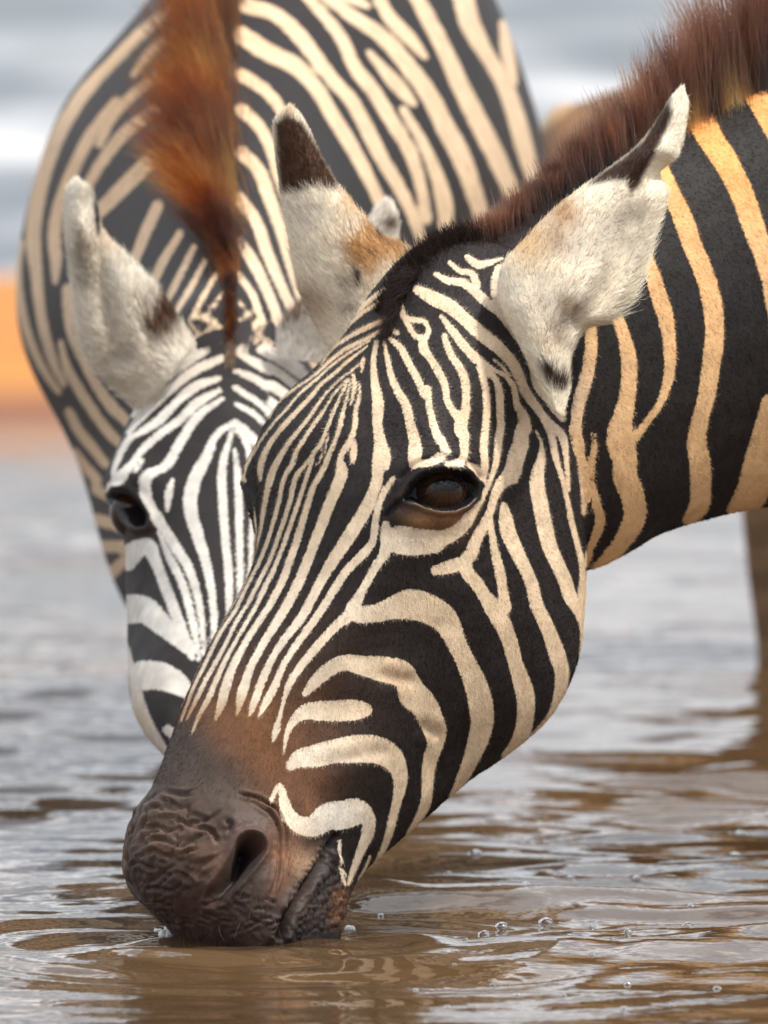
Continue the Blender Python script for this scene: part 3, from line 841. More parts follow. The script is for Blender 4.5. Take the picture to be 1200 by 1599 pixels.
def union(name, shells):
    """shells: list of (V, F, attrs, cols) closed meshes -> one continuous mesh"""
    obs = []
    shells = sorted(shells, key=lambda x: len(x[0]))      # small shells first keeps the unions quick
    for k, (V, F, at, co) in enumerate(shells):
        me = mesh_from(name + '_shell', V, F, at, co)
        bm = bmesh.new(); bm.from_mesh(me)
        bmesh.ops.recalc_face_normals(bm, faces=bm.faces)
        bmesh.ops.triangulate(bm, faces=bm.faces)
        bm.to_mesh(me); bm.free()
        o = bpy.data.objects.new(name + '_shell', me); COL.objects.link(o); obs.append(o)
    base = obs[0]
    for o in obs[1:]:
        md = base.modifiers.new('u', 'BOOLEAN'); md.operation = 'UNION'; md.object = o; md.solver = 'MANIFOLD'
    dg = bpy.context.evaluated_depsgraph_get()
    me = bpy.data.meshes.new_from_object(base.evaluated_get(dg), preserve_all_data_layers=True, depsgraph=dg)
    me.name = name
    me.materials.clear()
    fix_seam(me)
    for o in obs:
        d = o.data; bpy.data.objects.remove(o); bpy.data.meshes.remove(d)
    smooth(me)
    return me

def shell(G, at, co):
    V, F = close_grid(G)
    nu, nv, _ = G.shape
    def ext(a):
        a = np.asarray(a).reshape((nu*nv,) + np.asarray(a).shape[2:])
        return np.concatenate([a, a[:nv].mean(0)[None], a[-nv:].mean(0)[None]])
    return V, F, {k: ext(a) for k, a in at.items()}, {k: ext(a) for k, a in co.items()}

def plain(G, dark, light, stripe=None):
    sh = G.shape[:2]
    return shell(G, dict(stripe=np.full(sh, 10.) if stripe is None else stripe, skin=np.zeros(sh), lid=np.zeros(sh)),
                 dict(dark=np.broadcast_to(np.array(dark), sh + (3,)).copy(), light=np.broadcast_to(np.array(light), sh + (3,)).copy()))

# ---- front zebra: neck, trunk, legs
LAT_F = tuple(np.array([-hF[1], hF[0], 0]))
def frow(s, top, bot, hw, mid=.5, pin=0.0):
    return ring(.0593 - hF[0]*s, .1303 - hF[1]*s, top, bot, hw, LAT_F, mid, pin)
F_RINGS = [frow(-.065, .400, .345, .030), frow(-.05, .430, .320, .055), frow(-.01, .478, .285, .064), frow(.05, .512, .262, .070), frow(.1, .538, .252, .074, .5, .1), frow(.2, .577, .280, .080, .5, .1),
           frow(.3, .616, .296, .092, .48, .1), frow(.42, .67, .28, .118, .48, .1), frow(.55, .74, .22, .158, .5, .15), frow(.72, .80, .16, .205, .5, .2), frow(1.0, .79, .13, .255, .5, .1),
           frow(1.3, .78, .13, .27, .5, .1), frow(1.6, .80, .20, .25, .5, .2), frow(1.82, .76, .34, .17, .5, .2), frow(1.9, .66, .44, .07, .5, .2)]
def front_body():
    G, Qr, t = tube(F_RINGS, 420, 264)
    nu, nv, _ = G.shape
    flat = G.reshape(-1, 3)
    q = proj(flat)
    st = stroke_field(q, FRONT_LIGHT, far=24).reshape(nu, nv)
    tw = (-np.arange(nv)) % nv
    th = np.broadcast_to(np.arange(nv)/nv*2*math.pi, (nu, nv)); tt = np.broadcast_to(np.linspace(0, t[-1], nu)[:, None], (nu, nv))
    pr = proc_stripe(tt, np.minimum(th, 2*math.pi - th), 1.0)
    k = sstep(1245, 1290, q[:, 0]).reshape(nu, nv)
    st = st*(1-k) + pr*k
    left = (np.arange(nv) < nv//2)[None]
    N = grid_normals(G)
    if ((N * (G - G.mean(1, keepdims=True))).sum(-1)).mean() < 0: N = -N
    view = np.array([0, CAM_Y, CAM_Z]) - G
    face = (N*view).sum(-1) / np.linalg.norm(view, axis=-1)
    use = np.where(face > .02, 1.0, np.where(left, 1.0, 0.0))
    st = use*st + (1-use)*st[:, tw]
    qd = tint(q, (.019, .015, .014), FRONT_DARK_BLOBS).reshape(nu, nv, 3)
    ql = tint(q, (.76, .49, .25), FRONT_LIGHT_BLOBS).reshape(nu, nv, 3)
    # soft muscle relief along the neck
    G = G + N * (.004 * fbm(flat, 9, 31, 2) + .0012 * fbm(flat, 40, 33, 2)).reshape(nu, nv)[..., None]
    z = np.zeros((nu, nv))
    return shell(G, dict(stripe=st, skin=z, lid=z), dict(dark=qd, light=ql))

def add_legs(sh, spots, ztop, zbot, lat, seed, cols=((.03, .025, .024), (.60, .46, .32))):
    for k, (x, y, hind) in enumerate(spots):
        g = leg(x, y, ztop, zbot, lat, hind)
        zz_ = g[..., 2]
        sh.append(plain(g, cols[0], cols[1], 8*np.sin(2*math.pi*zz_/.055 + seed + k) + np.where(zz_ < zbot + .07, 20, 0)))

# ---- rear zebra
hR, R1, R2, R3 = frame(-2.0, 47.0)
P0R = unproj(364, 505, 0.75)
REAR_OUT = [(201, 656), (182, 703), (171, 735), (169, 757), (180, 790), (192, 830), (195, 870), (197, 930), (199, 989), (200, 1040), (206, 1097), (220, 1139), (248, 1168)]
REAR_EYE = [(178, 775), (190, 768), (205, 772), (222, 788), (232, 806), (230, 820), (215, 822), (203, 812), (192, 795)]
def rear_head():
    G = head_grid(300, 16)
    Wd = place(G, P0R, R1, R2, R3)
    mid = [(np.array([364., 560.]),)*2, (np.array([372., 800.]),)*2, (np.array([376., 1000.]),)*2, (np.array([560., 800.]),)*2]
    Wd = fit_outline(Wd, REAR_OUT, (380, 850), extra=mid, sigma=110)
    nu, nv, _ = Wd.shape
    tw = (-np.arange(nv)) % nv
    N = grid_normals(Wd)
    if ((N * (Wd - Wd.mean((0, 1)))).sum(-1)).mean() < 0: N = -N
    flat = Wd.reshape(-1, 3)
    q = proj(flat)
    sd = poly_sd(q, REAR_EYE)
    h = -.014*sstep(2, -8, sd) + .004*np.exp(-((sd-5)/6.)**2)
    h += .010*np.exp(-((q[:, 0]-215)/40)**2 - ((q[:, 1]-750)/26)**2) + .0012*fbm(flat, 45, 4)
    st = stroke_field(q, REAR_FACE, far=26)
    up_ = stroke_field(q, REAR_BODY, far=26); st = np.where(q[:, 1] < 545, np.minimum(st, up_), st)
    qd = tint(q, (.022, .018, .018), [(220, 825, 22, (.06, .035, .025), .7), (330, 900, 120, (.030, .024, .023), .5)])
    ql = tint(q, (.66, .62, .56), [(365, 560, 60, (.54, .43, .31), .7), (300, 560, 60, (.56, .48, .38), .6), (205, 1130, 60, (.55, .42, .30), .7)])
    blk = sstep(9, 4, sd)
    qd = qd*(1-blk[:, None]) + np.array([.01, .008, .008])*blk[:, None]
    st = np.maximum(st, blk*12 - 4)
    low = sstep(1215, 1290, q[:, 1])                       # dark muzzle
    st = np.maximum(st, low*20 - 6); qd = qd*(1-low[:, None]) + np.array([.06, .045, .04])*low[:, None]
    H, S = h.reshape(nu, nv), st.reshape(nu, nv)
    qd, ql = qd.reshape(nu, nv, 3), ql.reshape(nu, nv, 3)
    view = np.array([0, CAM_Y, CAM_Z]) - Wd
    face = (N*view).sum(-1)
    right = np.zeros(nv, bool); right[nv//2:] = True; right[0] = True
    k = sstep(405, 430, q[:, 0]).reshape(nu, nv) * (q[:, 1].reshape(nu, nv) > 560)
    k = np.where(right[None], 0.0, k)
    H = (1-k)*H + k*H[:, tw]; S = (1-k)*S + k*S[:, tw]
    qd = (1-k[..., None])*qd + k[..., None]*qd[:, tw]; ql = (1-k[..., None])*ql + k[..., None]*ql[:, tw]
    Wd = Wd + N*H[..., None]
    z = np.zeros((nu, nv))
    return Wd, dict(stripe=S, skin=low.reshape(nu, nv), lid=blk.reshape(nu, nv)), dict(dark=qd, light=ql)

LAT_R = (1, 0, 0)
RB_L = [(268, -40), (215, 30), (150, 100), (92, 180), (56, 280), (35, 370), (26, 450), (37, 540), (70, 620), (110, 690), (140, 780), (162, 860), (186, 925)]
RB_R = [(740, -60), (775, 0), (800, 70), (830, 170), (846, 260), (850, 350)]
CREST_R = []
def rrow(y, x, top, bot, hw, mid=.5, pin=0.0):
    return ring(x, y, top, bot, hw, LAT_R, mid, pin)
R_RINGS = [rrow(.70, -.125, .395, .330, .03), rrow(.73, -.125, .430, .290, .055), rrow(.85, -.128, .475, .230, .070), rrow(1.0, -.135, .535, .185, .088), rrow(1.18, -.143, .610, .150, .118, .5, .2),
           rrow(1.38, -.148, .700, .115, .165, .55, .35), rrow(1.58, -.145, .780, .105, .214, .58, .4), rrow(1.8, -.13, .84, .12, .248, .56, .35), rrow(2.1, -.115, .85, .13, .268, .52, .25),
           rrow(2.4, -.105, .84, .15, .268, .52, .25), rrow(2.7, -.10, .84, .22, .24, .52, .3), rrow(2.92, -.10, .79, .36, .16, .5, .3), rrow(3.0, -.10, .70, .46, .06)]
def rear_body():
    G, Qr, t = tube(R_RINGS, 260, 300)
    pin = [(np.array(a, float),)*2 for a in ((359, 420), (352, 311), (347, 181), (347, 33), (362, 500))]
    G = fit_outline(G, RB_L, (440, 450), extra=pin, sigma=150)
    G = fit_outline(G, RB_R, (440, 450), extra=pin + [(np.array(a, float),)*2 for a in RB_L[::2]], sigma=150)
    nu, nv, _ = G.shape
    CREST_R[:] = [G[:, 0].copy()]
    flat = G.reshape(-1, 3); q = proj(flat)
    st = stroke_field(q, REAR_BODY, far=24).reshape(nu, nv)
    th = np.broadcast_to(np.arange(nv)/nv*2*math.pi, (nu, nv)); tt = np.broadcast_to(np.linspace(0, t[-1], nu)[:, None], (nu, nv))
    pr = proc_stripe(tt, np.minimum(th, 2*math.pi - th), 2.0)
    N = grid_normals(G)
    if ((N * (G - G.mean(1, keepdims=True))).sum(-1)).mean() < 0: N = -N
    view = np.array([0, CAM_Y, CAM_Z]) - G
    face = (N*view).sum(-1) / np.linalg.norm(view, axis=-1)
    k = np.maximum(sstep(.02, -.06, face), sstep(60, 20, q[:, 1].reshape(nu, nv) + 60))
    hid = (poly_sd(q, [(215, 700), (215, 980), (420, 1300), (900, 1000), (860, 420), (700, 420), (560, 520), (330, 590)]) < 0).reshape(nu, nv)
    k = np.maximum(k, hid*1.0)
    st = st*(1-k) + pr*k
    qd = tint(q, (.022, .018, .018), [(150, 250, 150, (.030, .020, .015), .6)]).reshape(nu, nv, 3)
    ql = tint(q, (.70, .51, .33), [(250, 150, 130, (.64, .38, .17), .8), (120, 300, 110, (.62, .40, .22), .7), (560, 150, 200, (.66, .49, .32), .6), (100, 550, 100, (.56, .43, .30), .6), (420, 450, 80, (.68, .54, .38), .7)]).reshape(nu, nv, 3)
    z = np.zeros((nu, nv))
    return shell(G, dict(stripe=st, skin=z, lid=z), dict(dark=qd, light=ql))
# ------------------------------------------------------------------ ears: cupped leaf shapes with real thickness
def resample(pts, n):
    S = smooth_line(np.asarray(pts, float), 6)
    d = np.concatenate([[0], np.cumsum(np.linalg.norm(np.diff(S, axis=0), axis=1))])
    t = np.linspace(0, d[-1], n)
    return np.stack([np.interp(t, d, S[:, k]) for k in range(S.shape[1])], -1)

def ear(Ledge, Redge, y0, y1, bulge, paint, nt=110, ns=56, seed=0, tilt=0.0, fold=None):
    """edges are photo pixels, base to tip; y0 / y1 depth of base and tip; bulge: how far the back of the ear arches"""
    L, R = resample(Ledge, nt), resample(Redge, nt)
    t = np.linspace(0, 1, nt)
    y = y0 + (y1 - y0) * t
    s = np.linspace(-1, 1, ns)
    b = bulge * np.sqrt(np.clip(1 - t**3, 0, 1)) + .0015
    outer = np.zeros((nt, ns, 3)); inner = np.zeros((nt, ns, 3))
    for i in range(nt):
        px = L[i] + (R[i] - L[i]) * ((s + 1) / 2)[:, None]
        arch = b[i] * np.sqrt(np.clip(1 - np.abs(s)**2.2, 0, 1))
        yy = y[i] + tilt * s - arch
        outer[i] = unproj(px[:, 0], px[:, 1], yy)
        th = .0045 * np.sqrt(np.clip(1 - np.abs(s)**6, 0, 1)) * (1 - .6*t[i]) + .0006
        inner[i] = unproj(px[:, 0], px[:, 1], yy + th)
    outer += (.0012 * fbm(outer.reshape(-1, 3), 70, seed + 40, 2)).reshape(nt, ns)[..., None] * np.array([.3, -1, .3])
    if fold:                                             # a crease where the rim rolls over
        d_, _t = line_dist(proj(outer.reshape(-1, 3)), fold[0])
        dep = (fold[1]*np.exp(-(d_/fold[2])**2) - .5*fold[1]*np.exp(-((d_ - 2.2*fold[2])/fold[2])**2)).reshape(nt, ns)
        outer[..., 1] += dep; inner[..., 1] += dep
    G = np.concatenate([outer, inner[:, ::-1]], 1)
    q = proj(G.reshape(-1, 3))
    col = paint(q).reshape(G.shape)
    z = np.zeros(G.shape[:2])
    return G, shell(G, dict(stripe=z - 20, skin=z, lid=z), dict(dark=col, light=col))

def patches(q, base, polys, blobs):
    c = tint(q, base, blobs)
    for poly, rgb, soft in polys:
        k = sstep(soft, -soft, poly_sd(q, poly))
        c = c * (1-k[:, None]) + np.asarray(rgb) * k[:, None]
    return c

DKB = (.045, .022, .013)
def paint_fl(q):
    return patches(q, (.86, .77, .61), [([(850, 562), (862, 574), (874, 588), (886, 588), (884, 606), (874, 613), (862, 604), (852, 590)], (.035, .018, .012), 4), ([(878, 462), (898, 466), (906, 482), (890, 496), (872, 490)], (.30, .22, .15), 10), ([(1046, 160), (1034, 172), (1003, 222), (965, 252), (925, 281), (918, 290), (960, 282), (978, 283), (985, 304), (998, 290), (1018, 248), (1040, 205), (1050, 180)], DKB, 5)],
        [(826, 380, 40, (.58, .38, .19), .9), (882, 332, 30, (.42, .23, .10), .9), (870, 372, 24, (.38, .22, .12), .6), (930, 395, 40, (.84, .75, .62), .7), (985, 330, 18, (.20, .16, .13), .6), (972, 350, 20, (.26, .21, .17), .6),
         (888, 478, 22, (.14, .10, .07), .8), (878, 505, 20, (.24, .18, .13), .7), (840, 480, 30, (.64, .54, .44), .6), (868, 590, 17, (.035, .020, .014), 1.0), (878, 600, 12, (.03, .018, .013), 1.0), (853, 575, 10, (.06, .035, .02), .9),
         (860, 530, 22, (.50, .38, .27), .6), (1062, 160, 20, (.84, .78, .66), .9), (1060, 220, 30, (.84, .77, .64), .8), (1005, 400, 40, (.84, .76, .62), .8)])
def paint_fr(q):
    return patches(q, (.86, .76, .60), [([(538, 384), (575, 348), (612, 370), (642, 388), (636, 412), (600, 404), (577, 432), (553, 412)], (.46, .25, .10), 14), ([(552, 425), (562, 420), (566, 440), (556, 452)], (.05, .03, .02), 5), ([(590, 352), (604, 362), (600, 378), (588, 370)], (.06, .03, .018), 5), ([(430, 195), (447, 182), (470, 190), (492, 225), (522, 277), (536, 296), (515, 297), (490, 292), (470, 298), (440, 304), (436, 270)], (.060, .026, .012), 6)],
        [(450, 172, 16, (.66, .50, .34), .9), (500, 245, 30, (.10, .045, .02), .5), (555, 318, 26, (.60, .38, .18), .8), (590, 385, 34, (.48, .27, .11), .9), (560, 400, 22, (.30, .16, .07), .7), (600, 365, 16, (.10, .05, .03), .6), (620, 395, 16, (.60, .40, .20), .8),
         (575, 440, 22, (.56, .42, .28), .6), (540, 445, 16, (.12, .08, .06), .5), (480, 330, 30, (.72, .66, .58), .8), (500, 480, 34, (.38, .26, .16), .7), (545, 480, 20, (.12, .08, .06), .6), (470, 470, 26, (.30, .20, .12), .6)])
def paint_rr(q):
    return patches(q, (.78, .72, .61), [([(146, 310), (155, 330), (159, 376), (151, 368), (146, 338)], (.02, .013, .01), 4), ([(256, 460), (287, 500), (264, 522), (240, 530), (224, 512), (244, 490)], (.075, .036, .018), 9), ([(120, 350), (140, 380), (142, 430), (128, 420)], (.34, .28, .21), 8)],
        [(262, 488, 26, (.085, .045, .024), .9), (245, 515, 24, (.16, .10, .06), .8), (228, 480, 18, (.30, .22, .15), .6), (132, 400, 26, (.40, .34, .26), .8), (140, 440, 20, (.30, .25, .19), .7), (120, 300, 16, (.62, .57, .49), .8), (205, 430, 40, (.74, .69, .60), .8),
         (175, 372, 26, (.60, .44, .28), .7), (190, 560, 36, (.58, .50, .40), .7), (280, 520, 22, (.50, .42, .34), .5)])
def paint_rl(q):
    return patches(q, (.84, .78, .68), [], [(462, 490, 26, (.10, .05, .025), .95), (500, 500, 20, (.16, .09, .05), .9), (515, 520, 16, (.03, .02, .016), .9), (445, 505, 14, (.12, .065, .035), .9), (490, 530, 24, (.74, .69, .62), .9), (609, 352, 14, (.07, .03, .015), 1.0), (600, 325, 12, (.60, .52, .44), .8), (555, 440, 60, (.40, .28, .18), .6)])

EARS_FRONT = [
    ear([(862, 640), (838, 590), (806, 525), (778, 455), (786, 412), (812, 382), (868, 324), (950, 263), (1000, 223), (1038, 170), (1058, 142), (1064, 138)],
        [(878, 645), (888, 610), (894, 550), (912, 517), (958, 497), (988, 465), (1008, 415), (1030, 350), (1043, 296), (1030, 272), (1056, 246), (1071, 195), (1074, 158), (1068, 140)], .045, .085, .034, paint_fl, seed=1, tilt=.006, fold=([(1030, 262), (1000, 300), (988, 350), (966, 415), (935, 470), (905, 505)], .007, 13)),
    ear([(520, 560), (498, 520), (474, 470), (458, 410), (449, 360), (441, 315), (435, 270), (429, 225), (428, 192), (438, 174), (450, 166)],
        [(640, 480), (648, 430), (646, 400), (632, 384), (603, 371), (574, 344), (545, 310), (522, 278), (500, 240), (482, 202), (467, 177), (456, 167)], .19, .215, .026, paint_fr, seed=2, tilt=-.004)]
EARS_REAR = [
    ear([(225, 650), (170, 598), (135, 556), (119, 490), (108, 410), (102, 335), (106, 296), (116, 281)],
        [(310, 540), (285, 505), (262, 471), (226, 429), (190, 392), (161, 361), (152, 325), (138, 293), (124, 282)], .71, .69, .034, paint_rr, seed=3, fold=([(146, 320), (152, 370), (160, 430), (175, 500), (195, 560)], .008, 13)),
    ear([(430, 560), (440, 505), (490, 455), (560, 372), (590, 322), (600, 312)],
        [(535, 570), (560, 510), (600, 430), (618, 380), (622, 342), (612, 316)], .71, .70, .030, paint_rl, seed=4)]

# ------------------------------------------------------------------ hair made of curves
def hair_material(name, kind):
    m = bpy.data.materials.new(name); m.use_nodes = True
    n, l = m.node_tree.nodes, m.node_tree.links; n.clear()
    out = n.new('ShaderNodeOutputMaterial')
    a = n.new('ShaderNodeAttribute'); a.attribute_name = 'hcol'
    if kind == 'mane':
        b = n.new('ShaderNodeBsdfHairPrincipled'); b.parametrization = 'COLOR'
        b.inputs['Roughness'].default_value = .35; b.inputs['Radial Roughness'].default_value = .5
        l.new(a.outputs['Color'], b.inputs['Color'])
    else:
        b = n.new('ShaderNodeBsdfPrincipled'); b.inputs['Roughness'].default_value = .55; b.inputs['Specular IOR Level'].default_value = .12
        l.new(a.outputs['Color'], b.inputs['Base Color'])
    l.new(b.outputs[0], out.inputs['Surface'])
    return m
MAT_MANE = hair_material('mane_hair', 'mane')
MAT_FUR = hair_material('coat_hair', 'fur')

def hair(name, P, col, rad, mat, parent):
    """P (n, k, 3) strand points; col (n, k, 3); rad (n, k)"""
    n, k, _ = P.shape
    hc = bpy.data.hair_curves.new(name)
    hc.add_curves([k] * n)
    hc.position_data.foreach_set('vector', P.reshape(-1).astype(np.float32))
    at = hc.attributes.get('radius') or hc.attributes.new('radius', 'FLOAT', 'POINT')
    at.data.foreach_set('value', rad.reshape(-1).astype(np.float32))
    ca = hc.attributes.new('hcol', 'FLOAT_COLOR', 'POINT')
    c = np.ones((n*k, 4), np.float32); c[:, :3] = col.reshape(-1, 3)
    ca.data.foreach_set('color', c.ravel())
    hc.materials.append(mat)
    return obj(name, hc, None, parent)

def unit(v):
    return v / np.maximum(np.linalg.norm(v, axis=-1, keepdims=True), 1e-9)

def strands(root, d, length, k, curl, bend):
    """root (n,3), d unit direction, bend vector added quadratically, small random kinks"""
    n = len(root)
    t = np.linspace(0, 1, k)[None, :, None]
    P = root[:, None] + d[:, None] * length[:, None, None] * t + bend[:, None] * length[:, None, None] * t**2
    P += curl * length[:, None, None] * t * rng.normal(0, 1, (n, k, 3)) * .5
    return P

def fur_on(me, parent, name, count, length, keep, flow, lift=.28, rad=.00011, clump=.0):
    """short coat on a mesh: roots on its triangles, colours read from the coat at the root"""
    n = len(me.vertices)
    co = np.zeros(n*3, np.float32); me.vertices.foreach_get('co', co); co = co.reshape(n, 3).astype(float)
    def fa(nm):
        v = np.zeros(n, np.float32); me.attributes[nm].data.foreach_get('value', v); return v
    def ca(nm):
        v = np.zeros(n*4, np.float32); me.attributes[nm].data.foreach_get('color', v); return v.reshape(n, 4)[:, :3]
    st, sk, ld, dk, lt = fa('stripe'), fa('skin'), fa('lid'), ca('dark'), ca('light')
    me.calc_loop_triangles()
    tr = np.zeros(len(me.loop_triangles)*3, np.int32); me.loop_triangles.foreach_get('vertices', tr); tr = tr.reshape(-1, 3)
    a, b, c = co[tr[:, 0]], co[tr[:, 1]], co[tr[:, 2]]
    nrm = np.cross(b-a, c-a); ar = np.linalg.norm(nrm, axis=1) * .5; nrm = nrm / np.maximum(2*ar[:, None], 1e-12)
    cen = (a+b+c)/3
    view = np.array([0, CAM_Y, CAM_Z]) - cen
    face = (nrm*view).sum(1) / np.linalg.norm(view, axis=1)
    w = ar * keep(cen, face, proj(cen)) * (sk[tr].mean(1) < .35) * (ld[tr].mean(1) < .3)
    w = np.where(np.isfinite(w), w, 0)
    pick = rng.choice(len(tr), count, p=w/w.sum())
    r1, r2 = np.sqrt(rng.random(count)), rng.random(count)
    wa, wb, wc = 1-r1, r1*(1-r2), r1*r2
    T = tr[pick]
    def mixv(v):
        return (wa[:, None]*v[T[:, 0]] + wb[:, None]*v[T[:, 1]] + wc[:, None]*v[T[:, 2]]) if v.ndim == 2 else wa*v[T[:, 0]] + wb*v[T[:, 1]] + wc*v[T[:, 2]]
    root = mixv(co); N = nrm[pick]
    s = mixv(st) + rng.normal(0, .8, count)
    k = sstep(-1.0, 1.0, s)
    col = mixv(lt)*(1-k[:, None]) + mixv(dk)*k[:, None]
    col = col * rng.uniform(.72, 1.22, count)[:, None]
    f = flow(root, proj(root))
    f = unit(f - (f*N).sum(1, keepdims=True)*N)
    f = unit(f + rng.normal(0, .30, (count, 3)))
    L = length(root, proj(root)) * rng.uniform(.6, 1.25, count)
    d = unit(f*(1-lift) + N*lift)
    P = strands(root - N*.0003, d, L, 4, .03, -N*.22)
    col3 = np.repeat(col[:, None], 4, 1) * np.array([.85, 1, 1.05, 1.1])[None, :, None]
    rd = rad * rng.uniform(.7, 1.3, count)[:, None] * np.array([1, 1, .75, .2])[None]
    return hair(name, P, col3, rd, MAT_FUR, parent)

def in_frame(q, m=30):
    return ((q[:, 0] > -m) & (q[:, 0] < 1200+m) & (q[:, 1] > -m) & (q[:, 1] < 1599+m)).astype(float)
# ------------------------------------------------------------------ eyes
def eye_material():
    m, n, l, b = new_mat('eye_gloss')
    a = n.new('ShaderNodeAttribute'); a.attribute_name = 'light'
    l.new(a.outputs['Color'], b.inputs['Base Color'])
    b.inputs['Roughness'].default_value = .04; b.inputs['IOR'].default_value = 1.36
    b.inputs['Coat Weight'].default_value = .15; b.inputs['Coat Roughness'].default_value = .02
    return m
MAT_EYE = eye_material()

def eyeball(centre, r, axis, up, parent, name='eye'):
    """globe with a wide dark iris and a level slot pupil; axis looks out of the head"""
    axis = unit(np.asarray(axis, float)); side = unit(np.cross(up, axis)); up = np.cross(axis, side)
    nu, nv = 70, 96
    th = np.linspace(.02, math.pi - .02, nu); ph = np.arange(nv)/nv*2*math.pi
    T, Ph = np.meshgrid(th, ph, indexing='ij')
    x, y, z = np.sin(T)*np.cos(Ph), np.sin(T)*np.sin(Ph), np.cos(T)
    bul = 1 + .07*np.exp(-(T/.7)**2)
    G = centre + r*bul[..., None]*(x[..., None]*side + y[..., None]*up + z[..., None]*axis)
    iris = sstep(1.0, .9, T); pup = sstep(1.15, .85, np.sqrt((x/.44)**2 + (y/.20)**2))
    grain = .8 + .3*np.sin(Ph*37 + 3*np.sin(Ph*11))
    c = np.array([.030, .020, .018])*(1-iris[..., None]) + np.array([.060, .026, .014])*iris[..., None]*grain[..., None]
    c = c*(1-pup[..., None]) + np.array([.006, .005, .006])*pup[..., None]
    V, F = close_grid(G)
    col = np.concatenate([c.reshape(-1, 3), c[0].mean(0)[None], c[-1].mean(0)[None]])
    me = mesh_from(name, V, F, None, dict(light=col)); smooth(me)
    bm = bmesh.new(); bm.from_mesh(me); bmesh.ops.recalc_face_normals(bm, faces=bm.faces); bm.to_mesh(me); bm.free()
    return obj(name, me, MAT_EYE, parent)

def surf_point(Wd, px, side=None):
    """grid point of a head seen at a photo pixel, nearest to the camera"""
    q = proj(Wd).reshape(-1, 2); d = np.hypot(q[:, 0]-px[0], q[:, 1]-px[1]) + 200*(Wd.reshape(-1, 3)[:, 1] - Wd[..., 1].min())
    i = np.argmin(d)
    return Wd.reshape(-1, 3)[i]

# ------------------------------------------------------------------ zebra 1: drinking in front
def zebra_root(loc, label):
    e = bpy.data.objects.new('zebra', None); COL.objects.link(e)
    e.location = loc; e.empty_display_size = .2
    e['label'] = label; e['category'] = 'zebra'; e['group'] = 'zebras at the waterhole'
    return e
BED = -.46
Wf, atf, cof = front_head()
body_f = front_body()
shells = [shell(Wf, atf, cof), body_f]
def fpos(s, off):
    return (.0593 - hF[0]*s + LAT_F[0]*off, .1303 - hF[1]*s + LAT_F[1]*off)
add_legs(shells, [fpos(.66, .10) + (False,), fpos(.66, -.10) + (False,), fpos(1.66, .11) + (True,), fpos(1.66, -.11) + (True,)], .36, BED, LAT_F, 0.)
shells += [e[1] for e in EARS_FRONT]
front = zebra_root((fpos(1.1, 0)[0], fpos(1.1, 0)[1], BED), 'zebra with a brown muzzle dipped in the water, head turned sideways, dark bristly mane')
me_f = union('body', shells)
obj('body', me_f, MAT_COAT, front)

eyeP = surf_point(Wf, (684, 768))
eax = unit(.80*E2 + .42*E3 + .0*E1)
h0, _, _, _ = frame(50, 30.5)
eye_surface = surf_point(Wf, (684, 728))
EC = unproj(684, 767, eyeP[1] + .0118)
eyeball(EC, .0225, eax, np.array([0.05, 0, 1.0]), front)
# the far eye, mirrored across the head's own plane
def mirror_f(P):
    r = P - P0F
    return P - 2*(r @ E2)*E2
eyeball(mirror_f(EC), .0225, eax - 2*(eax @ E2)*E2, np.array([0.05, 0, 1.0]), front)

def whorl_flow(root, q):
    """hair on the face runs outwards from the whorl between the eyes, on the neck backwards and down"""
    w = unproj(560, 660, .0)
    f = root - w
    neck = np.array([.72, .3, -.55])
    k = sstep(905, 935, q[:, 0])[:, None]
    return f*(1-k)*4 + neck*k
def keep_front(cen, face, q):
    return in_frame(q) * (face > -.12) * (1 + .9*(face < .25)) * np.where(q[:, 0] > 915, .55, 1.0) * np.where(ear_mask(q), .3, 1.0)
EAR_FL = [(862, 640), (838, 590), (806, 525), (778, 455), (786, 412), (868, 324), (950, 263), (1000, 223), (1038, 170), (1064, 138), (1074, 158), (1059, 240), (1043, 296), (1008, 415), (988, 465), (912, 517), (894, 550), (888, 610)]
EAR_FR = [(520, 540), (474, 470), (449, 360), (429, 225), (428, 192), (450, 166), (467, 177), (522, 278), (603, 371), (646, 400), (600, 450)]
def ear_mask(q):
    return (poly_sd(q, EAR_FL) < 0) | (poly_sd(q, EAR_FR) < 0)
fur_on(me_f, front, 'coat_fur', 420000, lambda r, q: np.where(q[:, 0] > 915, .0036, .0031), keep_front, whorl_flow, lift=.17, rad=.00008)

